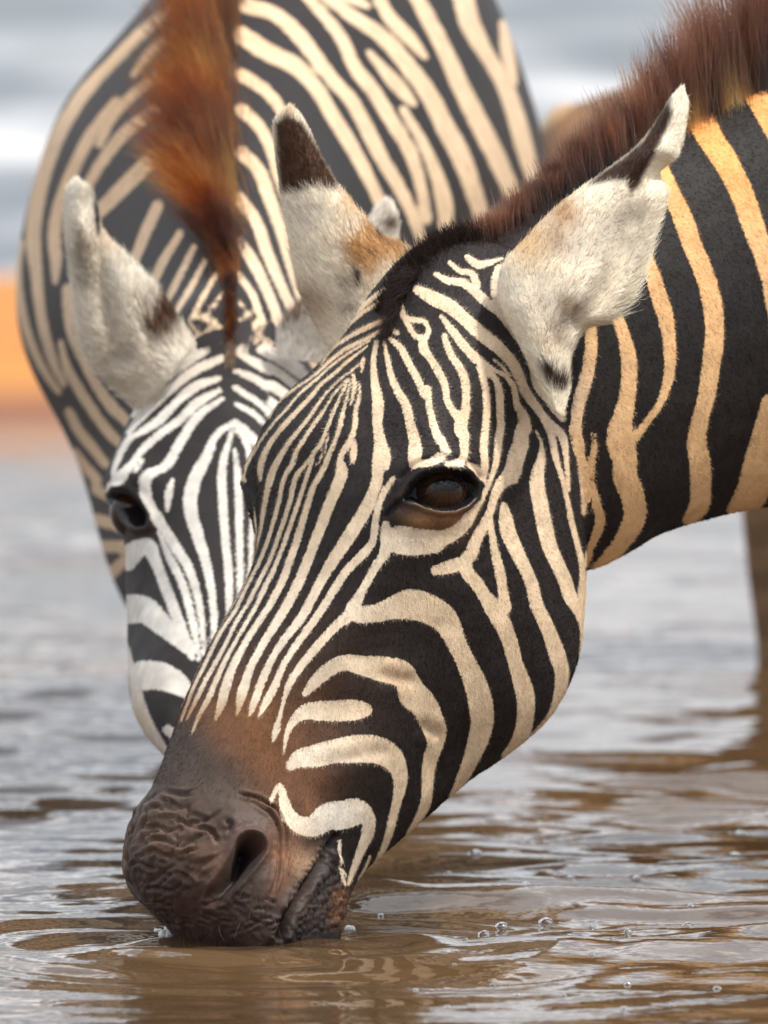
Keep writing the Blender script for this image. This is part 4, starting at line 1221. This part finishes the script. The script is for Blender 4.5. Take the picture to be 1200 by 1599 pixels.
def ear_fur(G, shell_, parent, name, count, along, lens, edge=.25, rad=.00013):
    """longer soft hair over an ear, with a loose fringe along its edges"""
    nt, n2, _ = G.shape
    ns = n2//2
    col = shell_[3]['light'][:nt*n2].reshape(nt, n2, 3)
    o = G[:, :ns]; c = col[:, :ns]
    t = rng.random(count)**.9
    s = rng.random(count)
    m = rng.random(count) < edge
    s = np.where(m, np.where(rng.random(count) < .5, rng.random(count)**2*.10, 1 - rng.random(count)**2*.10), s)
    fi, fj = t*(nt-1.01), s*(ns-1.01)
    i, j = fi.astype(int), fj.astype(int)
    a, b = (fi-i)[:, None], (fj-j)[:, None]
    def bl(X):
        return X[i, j]*(1-a)*(1-b) + X[i+1, j]*a*(1-b) + X[i, j+1]*(1-a)*b + X[i+1, j+1]*a*b
    root = bl(o); cc_ = bl(c) * rng.uniform(.70, 1.25, count)[:, None]
    dn = unit(np.cross(o[np.minimum(i+1, nt-1), j] - o[i, j] + 1e-9, o[i, np.minimum(j+1, ns-1)] - o[i, j] + 1e-9))
    view = unit(np.array([0, CAM_Y, CAM_Z]) - root)
    dn = dn*np.sign((dn*view).sum(1, keepdims=True))
    al = unit(o[np.minimum(i+3, nt-1), j] - o[np.maximum(i-3, 0), j])
    ac = unit(o[i, np.minimum(j+2, ns-1)] - o[i, np.maximum(j-2, 0)])
    side = ((s-.5)*2)[:, None]
    f = unit(al*along + ac*side*.55 + dn*.10 + rng.normal(0, .16, (count, 3)))
    L = lens(t, s) * rng.uniform(.5, 1.3, count)
    P = strands(root, f, L, 5, .05, unit(rng.normal(0, 1, (count, 3)))*.18 - dn*.12)
    col3 = np.repeat(cc_[:, None], 5, 1) * np.array([.8, .95, 1.05, 1.1, 1.15])[None, :, None]
    rd = rad*rng.uniform(.7, 1.3, count)[:, None]*np.array([1, 1, .9, .6, .15])[None]
    return hair(name, P, np.clip(col3, 0, .95), rd, MAT_FUR, parent)
def len_fl(t, s):
    return .0052 + .0045*np.exp(-((t-.42)/.22)**2)*(.4 + s) + .004*np.exp(-(t/.15)**2) + .008*(s > .9)*np.exp(-((t-.38)/.16)**2)
for (g, sh_), nm, ln in zip(EARS_FRONT, ('ear_fur', 'ear_fur'), (len_fl, lambda t, s: .0052 + .006*np.exp(-((t-.35)/.3)**2))):
    ear_fur(g, sh_, front, nm, 11000, .9, ln, rad=.00010)

# mane: upright hair along the crest of the neck
def crest_front(s):
    xs = [r[0] for r in F_RINGS]
    k = np.array([-.065, -.05, -.01, .05, .1, .2, .3, .42, .55, .72])
    top = np.array([F_RINGS[i][2] + F_RINGS[i][10] for i in range(10)])
    z = cubic(k, top, s)
    return np.stack([.0593 - hF[0]*s, .1303 - hF[1]*s, z], -1)
nM = 15000
s = rng.uniform(-.015, .60, nM)**1.0
root = crest_front(s) + np.array(LAT_F)*(rng.normal(0, .0085, nM))[:, None] + np.array([0, 0, -.008])
L = np.interp(s, [-.015, .02, .06, .10, .14, .18, .22, .27, .33, .6], [.012, .015, .019, .027, .040, .054, .070, .084, .094, .095]) * rng.uniform(.68, 1.12, nM) + .008
tuft = np.sin(s*190 + 1.3*np.sin(s*61))*.06
tid = (s*210 + rng.normal(0, .35, nM)).astype(int) % 400
tdx, tdl = rng.normal(0, .075, 400)[tid], rng.uniform(.82, 1.12, 400)[tid]
L = L*tdl
d = unit(np.stack([-.10 + tuft + tdx + rng.normal(0, .03, nM), -.05 + rng.normal(0, .05, nM), np.ones(nM)], -1))
P = strands(root, d, L, 7, .022, np.stack([rng.normal(-.04, .06, nM), rng.normal(0, .05, nM), np.zeros(nM)], -1))
tq = np.linspace(0, 1, 7)[None, :, None]
q0 = proj(root)
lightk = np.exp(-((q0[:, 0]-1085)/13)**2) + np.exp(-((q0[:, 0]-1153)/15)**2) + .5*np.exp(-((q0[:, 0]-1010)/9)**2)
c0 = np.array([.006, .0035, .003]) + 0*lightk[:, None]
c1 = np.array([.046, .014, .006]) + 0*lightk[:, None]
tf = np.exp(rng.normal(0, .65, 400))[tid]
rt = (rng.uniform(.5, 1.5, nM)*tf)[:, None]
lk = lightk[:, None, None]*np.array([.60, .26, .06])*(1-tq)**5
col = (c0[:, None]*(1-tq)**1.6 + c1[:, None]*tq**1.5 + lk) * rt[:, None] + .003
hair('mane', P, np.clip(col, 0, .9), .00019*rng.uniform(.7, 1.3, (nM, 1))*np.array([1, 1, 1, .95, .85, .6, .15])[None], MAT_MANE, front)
nP = 5000
iu = rng.uniform(0, 1, nP); Ucol = np.linspace(0, 1, Wf.shape[0])
Gh = head_grid(430)[:, 0]                                 # dorsal line, head coordinates
ui = np.interp(np.interp(iu, [0, 1], [-.048, .046]), Gh[:, 0], np.arange(len(Gh)))
ia = ui.astype(int); dor = Wf[ia, 0]
lat_ = np.roll(Wf, -30, 1)[ia, 0] - np.roll(Wf, 30, 1)[ia, 0]
off = rng.normal(0, .0075, nP)*np.interp(iu, [0, .6, 1], [1, 1, .4])
jj = np.clip((off/np.maximum(np.linalg.norm(lat_, axis=1), 1e-4)*60), -60, 60).astype(int) % Wf.shape[1]
root = Wf[ia, jj]
d = unit(E3*.55 + np.array([-.05, -.05, .75]) - E1*.1 + rng.normal(0, .16, (nP, 3)))
P = strands(root - .003*E3, d, np.interp(iu, [0, .5, 1], [.015, .010, .007])*rng.uniform(.4, 1.3, nP), 5, .04, rng.normal(0, .12, (nP, 3)))
col = np.array([.014, .009, .007])[None, None]*np.linspace(.8, 2.6, 5)[None, :, None]*rng.uniform(.6, 1.5, (nP, 1, 1))
hair('mane', P, col, .00015*np.ones((nP, 1))*np.array([1, 1, .9, .7, .15])[None], MAT_FUR, front)
# forelock tuft lying between the ears
nF = 1500
tt = rng.random(nF)
fx, fy = np.interp(tt, [0, .5, 1], [648, 628, 607]), np.interp(tt, [0, .5, 1], [425, 455, 515])
base = np.stack([fx + rng.normal(0, 5, nF)*(1-.6*tt), fy + rng.normal(0, 4, nF)], -1)
qa = proj(Wf).reshape(-1, 2); near = Wf.reshape(-1, 3)
sel = (qa[:, 0] > 560) & (qa[:, 0] < 720) & (qa[:, 1] > 380) & (qa[:, 1] < 560)
qs, ns_ = qa[sel], near[sel]
root = np.zeros((nF, 3))
for k in range(nF):
    dd = np.hypot(qs[:, 0]-base[k, 0], qs[:, 1]-base[k, 1])
    c_ = np.nonzero(dd < 4)[0]
    root[k] = ns_[c_[np.argmin(ns_[c_, 1])]] if len(c_) else ns_[np.argmin(dd)]
d = unit(np.stack([-.45 + rng.normal(0, .25, nF), -.55 + rng.normal(0, .15, nF), -.35 + .9*(1-tt) + rng.normal(0, .25, nF)], -1))
P = strands(root, d, rng.uniform(.010, .020, nF)*(1-.35*tt), 5, .05, np.array([[-.2, .15, -.5]])*np.ones((nF, 1)))
col = np.array([.016, .010, .009])[None, None]*np.linspace(.9, 2.2, 5)[None, :, None]*rng.uniform(.6, 1.5, (nF, 1, 1))
hair('forelock', P, col, .00014*np.ones((nF, 1))*np.array([1, 1, .9, .7, .15])[None], MAT_FUR, front)
# lashes on the upper lid, whiskers on muzzle and chin
nL = 90
t = rng.random(nL)
lash = np.array([(646, 758), (662, 745), (682, 739), (702, 738), (718, 744), (729, 756)])
px_ = np.stack([np.interp(t, np.linspace(0, 1, 6), lash[:, 0]), np.interp(t, np.linspace(0, 1, 6), lash[:, 1])], -1)
root = unproj(px_[:, 0], px_[:, 1] - 1, np.full(nL, eyeP[1] - .001))
d = unit(np.stack([(t-.5)*.7 + rng.normal(0, .12, nL), -1 + 0*t, -.25 + rng.normal(0, .15, nL)], -1))
P = strands(root, d, rng.uniform(.010, .017, nL), 5, .02, np.array([[0, 0, -.25]])*np.ones((nL, 1)))
hair('eyelashes', P, np.full((nL, 5, 3), .02), .00013*np.ones((nL, 1))*np.array([1, 1, .8, .6, .2])[None], MAT_FUR, front)
nW = 46
wq = np.stack([rng.uniform(225, 520, nW), rng.uniform(1370, 1450, nW)], -1)
root = np.array([surf_point(Wf, p) for p in wq])
d = unit(np.stack([(wq[:, 0]-380)/260 + rng.normal(0, .2, nW), -.8 + rng.normal(0, .2, nW), -.3 + rng.normal(0, .25, nW)], -1))
P = strands(root, d, rng.uniform(.008, .026, nW), 6, .02, rng.normal(0, .2, (nW, 3)))
hair('whiskers', P, np.full((nW, 6, 3), .05)*rng.uniform(.3, 3, (nW, 1, 1)), .00007*np.ones((nW, 1))*np.array([1, 1, .9, .8, .6, .2])[None], MAT_FUR, front)

# ------------------------------------------------------------------ zebra 2: drinking behind, facing the camera
Wr, atr, cor = rear_head()
sh2 = [shell(Wr, atr, cor), rear_body()]
add_legs(sh2, [(-.165, 1.50, False), (-.08, 1.52, False), (-.19, 2.66, True), (-.01, 2.66, True)], .40, BED, LAT_R, 1.)
sh2 += [e[1] for e in EARS_REAR]
rear = zebra_root((-.11, 2.0, BED), 'zebra facing straight on with an orange lit mane, face half hidden by its neighbour')
me_r = union('body', sh2)
obj('body', me_r, MAT_COAT, rear)
ER = surf_point(Wr, (207, 800))
rax = unit(-.80*R2 + .5*R3)
ECR = unproj(214, 802, ER[1] + .024)
eyeball(ECR, .021, rax, np.array([0, 0, 1.0]), rear)
def mirror_r(P):
    return P - 2*((P - P0R) @ R2)*R2
eyeball(mirror_r(ECR), .021, rax - 2*(rax @ R2)*R2, np.array([0, 0, 1.0]), rear)
for (g, sh_), cnt in zip(EARS_REAR, (9000, 6000)):
    ear_fur(g, sh_, rear, 'ear_fur', cnt, .9, lambda t, s: .007 + .007*np.exp(-((t-.3)/.3)**2), rad=.00017)
def crest_rear(y):
    C = CREST_R[0]
    return np.stack([np.interp(y, C[:, 1], C[:, 0]), y, np.interp(y, C[:, 1], C[:, 2])], -1)
nM = 13000
y = rng.uniform(.72, 1.62, nM)
rx = rng.normal(0, 1, nM)*np.interp(y, [.80, .92], [.0025, .008])
root = crest_rear(y) + np.stack([rx, np.zeros(nM), np.full(nM, -.008)], -1)
L = np.interp(y, [.72, .78, .84, .90, .98, 1.1, 1.3, 1.62], [.010, .014, .022, .050, .090, .108, .112, .10])*rng.uniform(.65, 1.12, nM)
tid = ((y*95).astype(int)*7 + np.floor(rx/.004).astype(int)*13 + (rng.random(nM) < .2)) % 500
lean = np.interp(y, [.72, .82, .92, 1.0, 1.15, 1.3, 1.6], [.02, .06, .55, .78, .48, .32, .25])*np.clip(rng.beta(1.6, 1.1, 500)[tid]*1.25 + rng.normal(0, .07, nM), 0, 1.4)
jit = np.interp(y, [.82, .95], [.02, .045])
d = unit(np.stack([-lean + rng.normal(0, 1, nM)*jit, -.42 + rng.normal(0, .05, nM), .78 + rng.normal(0, .04, nM)], -1))
P = strands(root, d, L, 7, .025, np.stack([-.12*lean, rng.normal(-.05, .06, nM), -.18*lean], -1))
band = .5 + .5*np.sin(y*52 + 2*np.sin(y*9))
low_ = sstep(.98, .86, y)[:, None]
c0 = np.array([.006, .002, .001]) + band[:, None]**5*np.array([.13, .034, .003])
c1 = (np.array([.050, .0075, .0008]) + band[:, None]**2*np.array([.18, .034, .002]))*(1-.75*low_)
tf = np.clip(np.exp(rng.normal(0, .95, 500)), .08, 3.2)[tid]
col = (c0[:, None]*(1-tq) + c1[:, None]*tq)*(rng.uniform(.5, 1.4, nM)*tf)[:, None, None] + .003
hair('mane', P, np.clip(col, 0, .9), .00024*rng.uniform(.7, 1.3, (nM, 1))*np.array([1, 1, 1, .95, .85, .6, .15])[None], MAT_MANE, rear)
nF = 2200                                               # forelock running down to the forehead
tt = rng.random(nF)
qa = proj(Wr).reshape(-1, 2); fl = Wr.reshape(-1, 3)
sel = (np.abs(qa[:, 0]-360) < 40) & (qa[:, 1] > 380) & (qa[:, 1] < 620); qs, ns_ = qa[sel], fl[sel]
root = np.zeros((nF, 3))
for k in range(nF):
    b = np.array([360 + rng.normal(0, 4)*(1-.6*tt[k]), 440 + 122*tt[k]])
    dd = np.hypot(*(qs - b).T); c_ = np.nonzero(dd < 6)[0]
    root[k] = ns_[c_[np.argmin(ns_[c_, 1])]] if len(c_) else ns_[np.argmin(dd)]
d = unit(np.stack([rng.normal(0, .10, nF), -.75 + rng.normal(0, .1, nF), -.05 + rng.normal(0, .2, nF)], -1))
P = strands(root, d, rng.uniform(.014, .028, nF)*(1-.4*tt), 5, .03, np.array([[0, .25, -.55]])*np.ones((nF, 1)))
col = (np.array([.016, .008, .005]) + rng.random((nF, 1))**4*np.array([.14, .06, .016]))[:, None]*np.linspace(.8, 1.5, 5)[None, :, None]
hair('forelock', P, col, .00022*np.ones((nF, 1))*np.array([1, 1, .9, .7, .15])[None], MAT_MANE, rear)

# ------------------------------------------------------------------ zebra 3: further off in the shallows, its rump and hind legs behind the front zebra's neck
h3, A1, A2, A3 = frame(-88.0, 62.0)
lat3 = tuple(np.array([-h3[1], h3[0], 0]))
X3, Y3 = .172, 3.5
def row3(s_, top, bot, hw, pin=.1):
    return ring(X3 + s_, Y3, top, bot, hw, lat3, .5, pin)
R3_ = [row3(0, .60, .50, .05), row3(.02, .655, .42, .12), row3(.07, .680, .34, .18), row3(.16, .708, .27, .23), row3(.35, .73, .22, .25), row3(.7, .72, .18, .26), row3(1.0, .75, .17, .24), row3(1.25, .79, .20, .18),
       row3(1.42, .84, .34, .11), row3(1.6, .90, .56, .08), row3(1.72, .93, .70, .065), row3(1.80, .92, .78, .04)]
b3, q3, t3 = tube(R3_, 140, 64)
g3 = place(head_grid(110, 6), np.array([X3 + 1.74, Y3, .95]), A1, A2, A3)
def third_cols(g, seed, step):
    f = g.reshape(-1, 3)
    ph = np.sin(2*math.pi*((f[:, 0]*.55 - f[:, 2]*.8)/step + .2*np.sin(f[:, 2]*9 + seed)))*10
    return plain(g, (.20, .105, .050), (.46, .29, .145), ph.reshape(g.shape[:2]))
sh3 = [third_cols(b3, 1, .10), third_cols(g3, 0, .05)]
add_legs(sh3, [(X3 + .295, Y3 - .10, False), (X3 + .34, Y3 + .10, False), (X3 + 1.18, Y3 - .09, False), (X3 + 1.22, Y3 + .09, False)], .42, BED, lat3, 2., ((.20, .125, .070), (.27, .17, .095)))
third = zebra_root((X3 + .7, Y3, BED), 'tan brown rump of a zebra standing beyond the dark bristly mane')
obj('body', union('body', sh3), MAT_COAT, third)
nT = 2200
sx = rng.uniform(1.05, 1.78, nT)
P_ = np.stack([X3 + sx, Y3 + rng.normal(0, .01, nT), np.interp(sx, [r[0]-X3 for r in R3_], [r[2] + r[10] for r in R3_])], -1)
Pm = strands(P_, unit(np.stack([rng.normal(-.1, .1, nT), rng.normal(0, .1, nT), np.ones(nT)], -1)), rng.uniform(.06, .09, nT), 5, .02, np.zeros((nT, 3)))
hair('mane', Pm, np.array([.12, .055, .028])*np.ones((nT, 5, 3)), .0004*np.ones((nT, 1))*np.array([1, 1, 1, .7, .2])[None], MAT_MANE, third)
# ------------------------------------------------------------------ water
def water_material():
    m, n, l, b = new_mat('muddy_water')
    geo = n.new('ShaderNodeNewGeometry')
    n1 = n.new('ShaderNodeTexNoise'); n1.inputs['Scale'].default_value = 1.1; n1.inputs['Detail'].default_value = 4
    l.new(geo.outputs['Position'], n1.inputs['Vector'])
    cr_ = n.new('ShaderNodeValToRGB')
    cr_.color_ramp.elements[0].position = .3; cr_.color_ramp.elements[0].color = (.066, .037, .016, 1)
    cr_.color_ramp.elements[1].position = .7; cr_.color_ramp.elements[1].color = (.105, .061, .028, 1)
    l.new(n1.outputs['Fac'], cr_.inputs[0]); l.new(cr_.outputs[0], b.inputs['Base Color'])
    b.inputs['Roughness'].default_value = .035; b.inputs['IOR'].default_value = 1.333
    b.inputs['Specular IOR Level'].default_value = .5
    mp = n.new('ShaderNodeMapping'); mp.inputs['Scale'].default_value = (1, 1, 1)
    l.new(geo.outputs['Position'], mp.inputs['Vector'])
    n2 = n.new('ShaderNodeTexNoise'); n2.inputs['Scale'].default_value = 26; n2.inputs['Detail'].default_value = 3
    l.new(mp.outputs[0], n2.inputs['Vector'])
    bp = n.new('ShaderNodeBump'); bp.inputs['Strength'].default_value = .25; bp.inputs['Distance'].default_value = .004
    l.new(n2.outputs['Fac'], bp.inputs['Height']); l.new(bp.outputs[0], b.inputs['Normal'])
    return m
MAT_WATER = water_material()
def axis_pts(a, b, n, grow, lim):
    core = list(np.linspace(a, b, n)); st_ = core[1]-core[0]
    lo, hi = [], []
    s_ = st_; x = a
    while x > -lim: s_ *= grow; x -= s_; lo.append(x)
    s_ = st_; x = b
    while x < lim: s_ *= grow; x += s_; hi.append(x)
    return np.array(lo[::-1] + core + hi)
xs = axis_pts(-.62, .62, 300, 1.09, 45)
ys = [-6.5]; s_ = .25
yv = list(np.linspace(-6.5, -.9, 24)) + list(np.linspace(-.89, .9, 460))
s_ = .0039
while yv[-1] < 19.4: s_ *= 1.012; yv.append(yv[-1] + s_)
ys = np.array(yv)
X, Y = np.meshgrid(xs, ys, indexing='xy')
def wave(X, Y):
    r_ = np.random.default_rng(11)
    z = np.zeros_like(X)
    for k in range(24):                                   # short choppy ripple, crests mostly across the view
        lam = .055 * 1.105**k
        a = r_.normal(0, .5)
        kx, ky = math.sin(a)*2*math.pi/lam, math.cos(a)*2*math.pi/lam
        ph = r_.uniform(0, 6.28)
        amp = .0080 * lam * r_.uniform(.4, 1.2) * (.45 if lam < .09 else 1.0)
        if lam < .13: amp = amp*(1 - .85*sstep(.05, -.22, Y))
        z += amp*np.sin(kx*X + ky*Y + ph + .9*np.sin(.23*kx*Y + ph) + .6*np.sin(3.1*X + 2.3*Y + ph))
    P2 = np.stack([X*2.6, Y*1.5, 0*X + .3], -1)
    patch = sstep(-.45, .55, fbm(P2, 1.0, 91, 2))          # gusts: choppy patches between smoother ones
    z *= .30 + .85*patch
    calm = 1 - .80*sstep(-.16, -.40, Y)
    z *= calm
    for cx_, cy_, amp, lam, ph in ((-.125, -.10, .0022, .085, .4), (-.06, -.05, .0011, .055, 1.9), (-.16, .36, .0012, .09, .2)):   # rings spreading from the lips
        R_ = np.hypot(X-cx_, (Y-cy_)) + .012*np.sin(9*X + 5*Y)
        z += amp*np.cos(2*math.pi*R_/lam + ph)*np.exp(-R_/.22)*sstep(.02, .09, R_)
    far = sstep(16, 3, Y)
    return z*(.25 + .75*far)
Z = wave(X, Y)
V = np.stack([X, Y, Z], -1).reshape(-1, 3)
ny, nx = X.shape
i = np.arange(ny-1)[:, None]; j = np.arange(nx-1)[None]
F = np.stack(np.broadcast_arrays(i*nx+j, i*nx+j+1, (i+1)*nx+j+1, (i+1)*nx+j), -1).reshape(-1, 4).tolist()
me = mesh_from('water', V, F); smooth(me)
obj('water', me, MAT_WATER, None, kind='structure', label='muddy brown waterhole with rippled cloud reflections', category='water')

# ------------------------------------------------------------------ far bank and ground
def soil_material():
    m, n, l, b = new_mat('orange_soil')
    geo = n.new('ShaderNodeNewGeometry')
    n1 = n.new('ShaderNodeTexNoise'); n1.inputs['Scale'].default_value = .35; n1.inputs['Detail'].default_value = 8; n1.inputs['Roughness'].default_value = .6
    l.new(geo.outputs['Position'], n1.inputs['Vector'])
    cr_ = n.new('ShaderNodeValToRGB')
    cr_.color_ramp.elements[0].position = .35; cr_.color_ramp.elements[0].color = (.40, .15, .022, 1)
    cr_.color_ramp.elements[1].position = .68; cr_.color_ramp.elements[1].color = (.52, .22, .040, 1)
    l.new(n1.outputs['Fac'], cr_.inputs[0])
    sx = n.new('ShaderNodeSeparateXYZ'); l.new(geo.outputs['Position'], sx.inputs[0])      # wet red mud along the waterline
    wr = n.new('ShaderNodeMapRange'); wr.inputs['From Min'].default_value = .02; wr.inputs['From Max'].default_value = .12
    l.new(sx.outputs['Z'], wr.inputs['Value'])
    wm = n.new('ShaderNodeMix'); wm.data_type = 'RGBA'; wm.inputs['A'].default_value = (.20, .075, .035, 1)
    l.new(wr.outputs[0], wm.inputs['Factor']); l.new(cr_.outputs[0], wm.inputs['B']); l.new(wm.outputs['Result'], b.inputs['Base Color'])
    b.inputs['Roughness'].default_value = .95
    bp = n.new('ShaderNodeBump'); bp.inputs['Strength'].default_value = .5; bp.inputs['Distance'].default_value = .05
    n2 = n.new('ShaderNodeTexNoise'); n2.inputs['Scale'].default_value = 9; n2.inputs['Detail'].default_value = 6
    l.new(geo.outputs['Position'], n2.inputs['Vector']); l.new(n2.outputs['Fac'], bp.inputs['Height']); l.new(bp.outputs[0], b.inputs['Normal'])
    return m
gx = np.concatenate([np.linspace(-3000, -60, 14), np.linspace(-40, 40, 90), np.linspace(60, 3000, 14)])
gy = np.concatenate([np.array([-60, -7.5]), np.linspace(-7.2, 17.5, 30), np.linspace(17.8, 40, 90), np.geomspace(42, 4500, 40)])
GX, GY = np.meshgrid(gx, gy, indexing='xy')
shore = 18.2 + .5*np.sin(GX*.35) + .22*np.sin(GX*1.3 + 1)
GZ = np.where(GY > shore, np.minimum(.16, (GY-shore)*.05), np.maximum(BED, (GY-shore)*.12))
P3g = np.stack([GX, GY, 0*GX], -1).reshape(-1, 3)
GZ = GZ + np.where(GY > shore, .03*fbm(P3g, .7, 60).reshape(GX.shape), 0)*(GY < 300)
V = np.stack([GX, GY, GZ], -1).reshape(-1, 3)
ny, nx = GX.shape
i = np.arange(ny-1)[:, None]; j = np.arange(nx-1)[None]
F = np.stack(np.broadcast_arrays(i*nx+j, i*nx+j+1, (i+1)*nx+j+1, (i+1)*nx+j), -1).reshape(-1, 4).tolist()
me = mesh_from('ground', V, F); smooth(me)
obj('ground', me, soil_material(), None, kind='structure', label='sunlit orange soil of the far bank', category='ground')

# ------------------------------------------------------------------ bubbles and drops on the water
def bubble_material():
    m = bpy.data.materials.new('bubble_film'); m.use_nodes = True
    n, l = m.node_tree.nodes, m.node_tree.links; n.clear()
    out = n.new('ShaderNodeOutputMaterial'); g = n.new('ShaderNodeBsdfGlossy'); g.inputs['Roughness'].default_value = .03
    tr = n.new('ShaderNodeBsdfTransparent'); tr.inputs['Color'].default_value = (.80, .80, .80, 1); lw = n.new('ShaderNodeLayerWeight'); lw.inputs['Blend'].default_value = .72
    mx = n.new('ShaderNodeMixShader')
    l.new(lw.outputs['Facing'], mx.inputs['Fac']); l.new(tr.outputs[0], mx.inputs[1]); l.new(g.outputs[0], mx.inputs[2])
    l.new(mx.outputs[0], out.inputs['Surface'])
    return m
MAT_BUB = bubble_material()
def dome(r):
    th = np.linspace(.04, math.pi*.56, 14); ph = np.arange(28)/28*2*math.pi
    T, Ph = np.meshgrid(th, ph, indexing='ij')
    G = r*np.stack([np.sin(T)*np.cos(Ph), np.sin(T)*np.sin(Ph), np.cos(T)*.72], -1)
    V, F = close_grid(G)
    me = mesh_from('water_bubble', V, F); smooth(me); me.materials.append(MAT_BUB)
    return me
bub = dome(1.0)
def wz(x, y):
    return float(wave(np.array([[x]]), np.array([[y]]))[0, 0])
def on_water(u, v):
    d_ = CAM_Z*FPX/(v - VH)
    return (u-UC)/FPX*d_, d_ + CAM_Y
BUBBLES = [(1073, 1435, 11), (1079, 1420, 8), (852, 1428, 15), (890, 1466, 14), (783, 1434, 13), (756, 1448, 12), (727, 1475, 6), (808, 1553, 9), (700, 1570, 8), (924, 1433, 8), (981, 1446, 9), (975, 1575, 8), (1050, 1571, 7), (1112, 1562, 5), (745, 1390, 13), (742, 1338, 14), (700, 1357, 8), (820, 1399, 11), (890, 1368, 10), (950, 1369, 8), (993, 1373, 10), (691, 1498, 6), (926, 1499, 7), (957, 1481, 6), (980, 1532, 8), (1095, 1262, 9), (1155, 1305, 14), (1147, 1332, 16), (640, 1456, 8), (880, 1552, 7), (979, 1585, 6), (710, 1513, 5), (595, 1420, 6), (1120, 1540, 9), (650, 1540, 6), (770, 1530, 6)]
for u, v, w in BUBBLES:
    x, y = on_water(u, v)
    r = w/FPX*(y - CAM_Y)*.85
    o = bpy.data.objects.new('water_bubble', bub); COL.objects.link(o)
    o.location = (x, y, wz(x, y) - r*.05); o.scale = (r, r, r)
    o['label'] = 'small clear bubble floating on the muddy water'; o['category'] = 'bubble'; o['group'] = 'bubbles drifting on the water'

# a bead of froth where the lip breaks the surface, and a few flecks beside it
def froth_material():
    m, n, l, b = new_mat('froth')
    b.inputs['Base Color'].default_value = (.85, .85, .84, 1); b.inputs['Roughness'].default_value = .25
    b.inputs['Subsurface Weight'].default_value = .3; b.inputs['Subsurface Radius'].default_value = (.004, .004, .004)
    nz = n.new('ShaderNodeTexNoise'); nz.inputs['Scale'].default_value = 700
    geo = n.new('ShaderNodeNewGeometry'); l.new(geo.outputs['Position'], nz.inputs['Vector'])
    bp = n.new('ShaderNodeBump'); bp.inputs['Distance'].default_value = .001; l.new(nz.outputs['Fac'], bp.inputs['Height']); l.new(bp.outputs[0], b.inputs['Normal'])
    return m
MAT_FROTH = froth_material()
def froth(u, v, w, hgt, seed):
    x, y = on_water(u, v)
    r_ = np.random.default_rng(seed)
    bm = bmesh.new()
    for k in range(7):                                    # clustered tiny bubbles
        rr = w/FPX*5*r_.uniform(.25, .5)
        mt_ = Matrix.Translation((x + r_.normal(0, .3)*w/FPX*5, y + r_.normal(0, .4)*w/FPX*5, wz(x, y) + rr*.3 + hgt*r_.random()*w/FPX*5))
        bmesh.ops.create_icosphere(bm, subdivisions=2, radius=rr, matrix=mt_)
    me = bpy.data.meshes.new('froth'); bm.to_mesh(me); bm.free(); smooth(me)
    return me
obj('froth', froth(264, 1462, 16, .7, 1), MAT_FROTH, None, label='white bead of froth at the tip of the drinking muzzle', category='froth')
for k, (u, v, w, lab) in enumerate([(247, 1448, 8, 'flat fleck of froth in front of the muzzle tip'), (545, 1438, 12, 'froth clinging beside the lower lip')]):
    obj('froth', froth(u, v, w, .05, 5 + k), MAT_FROTH, None, label=lab, category='froth')
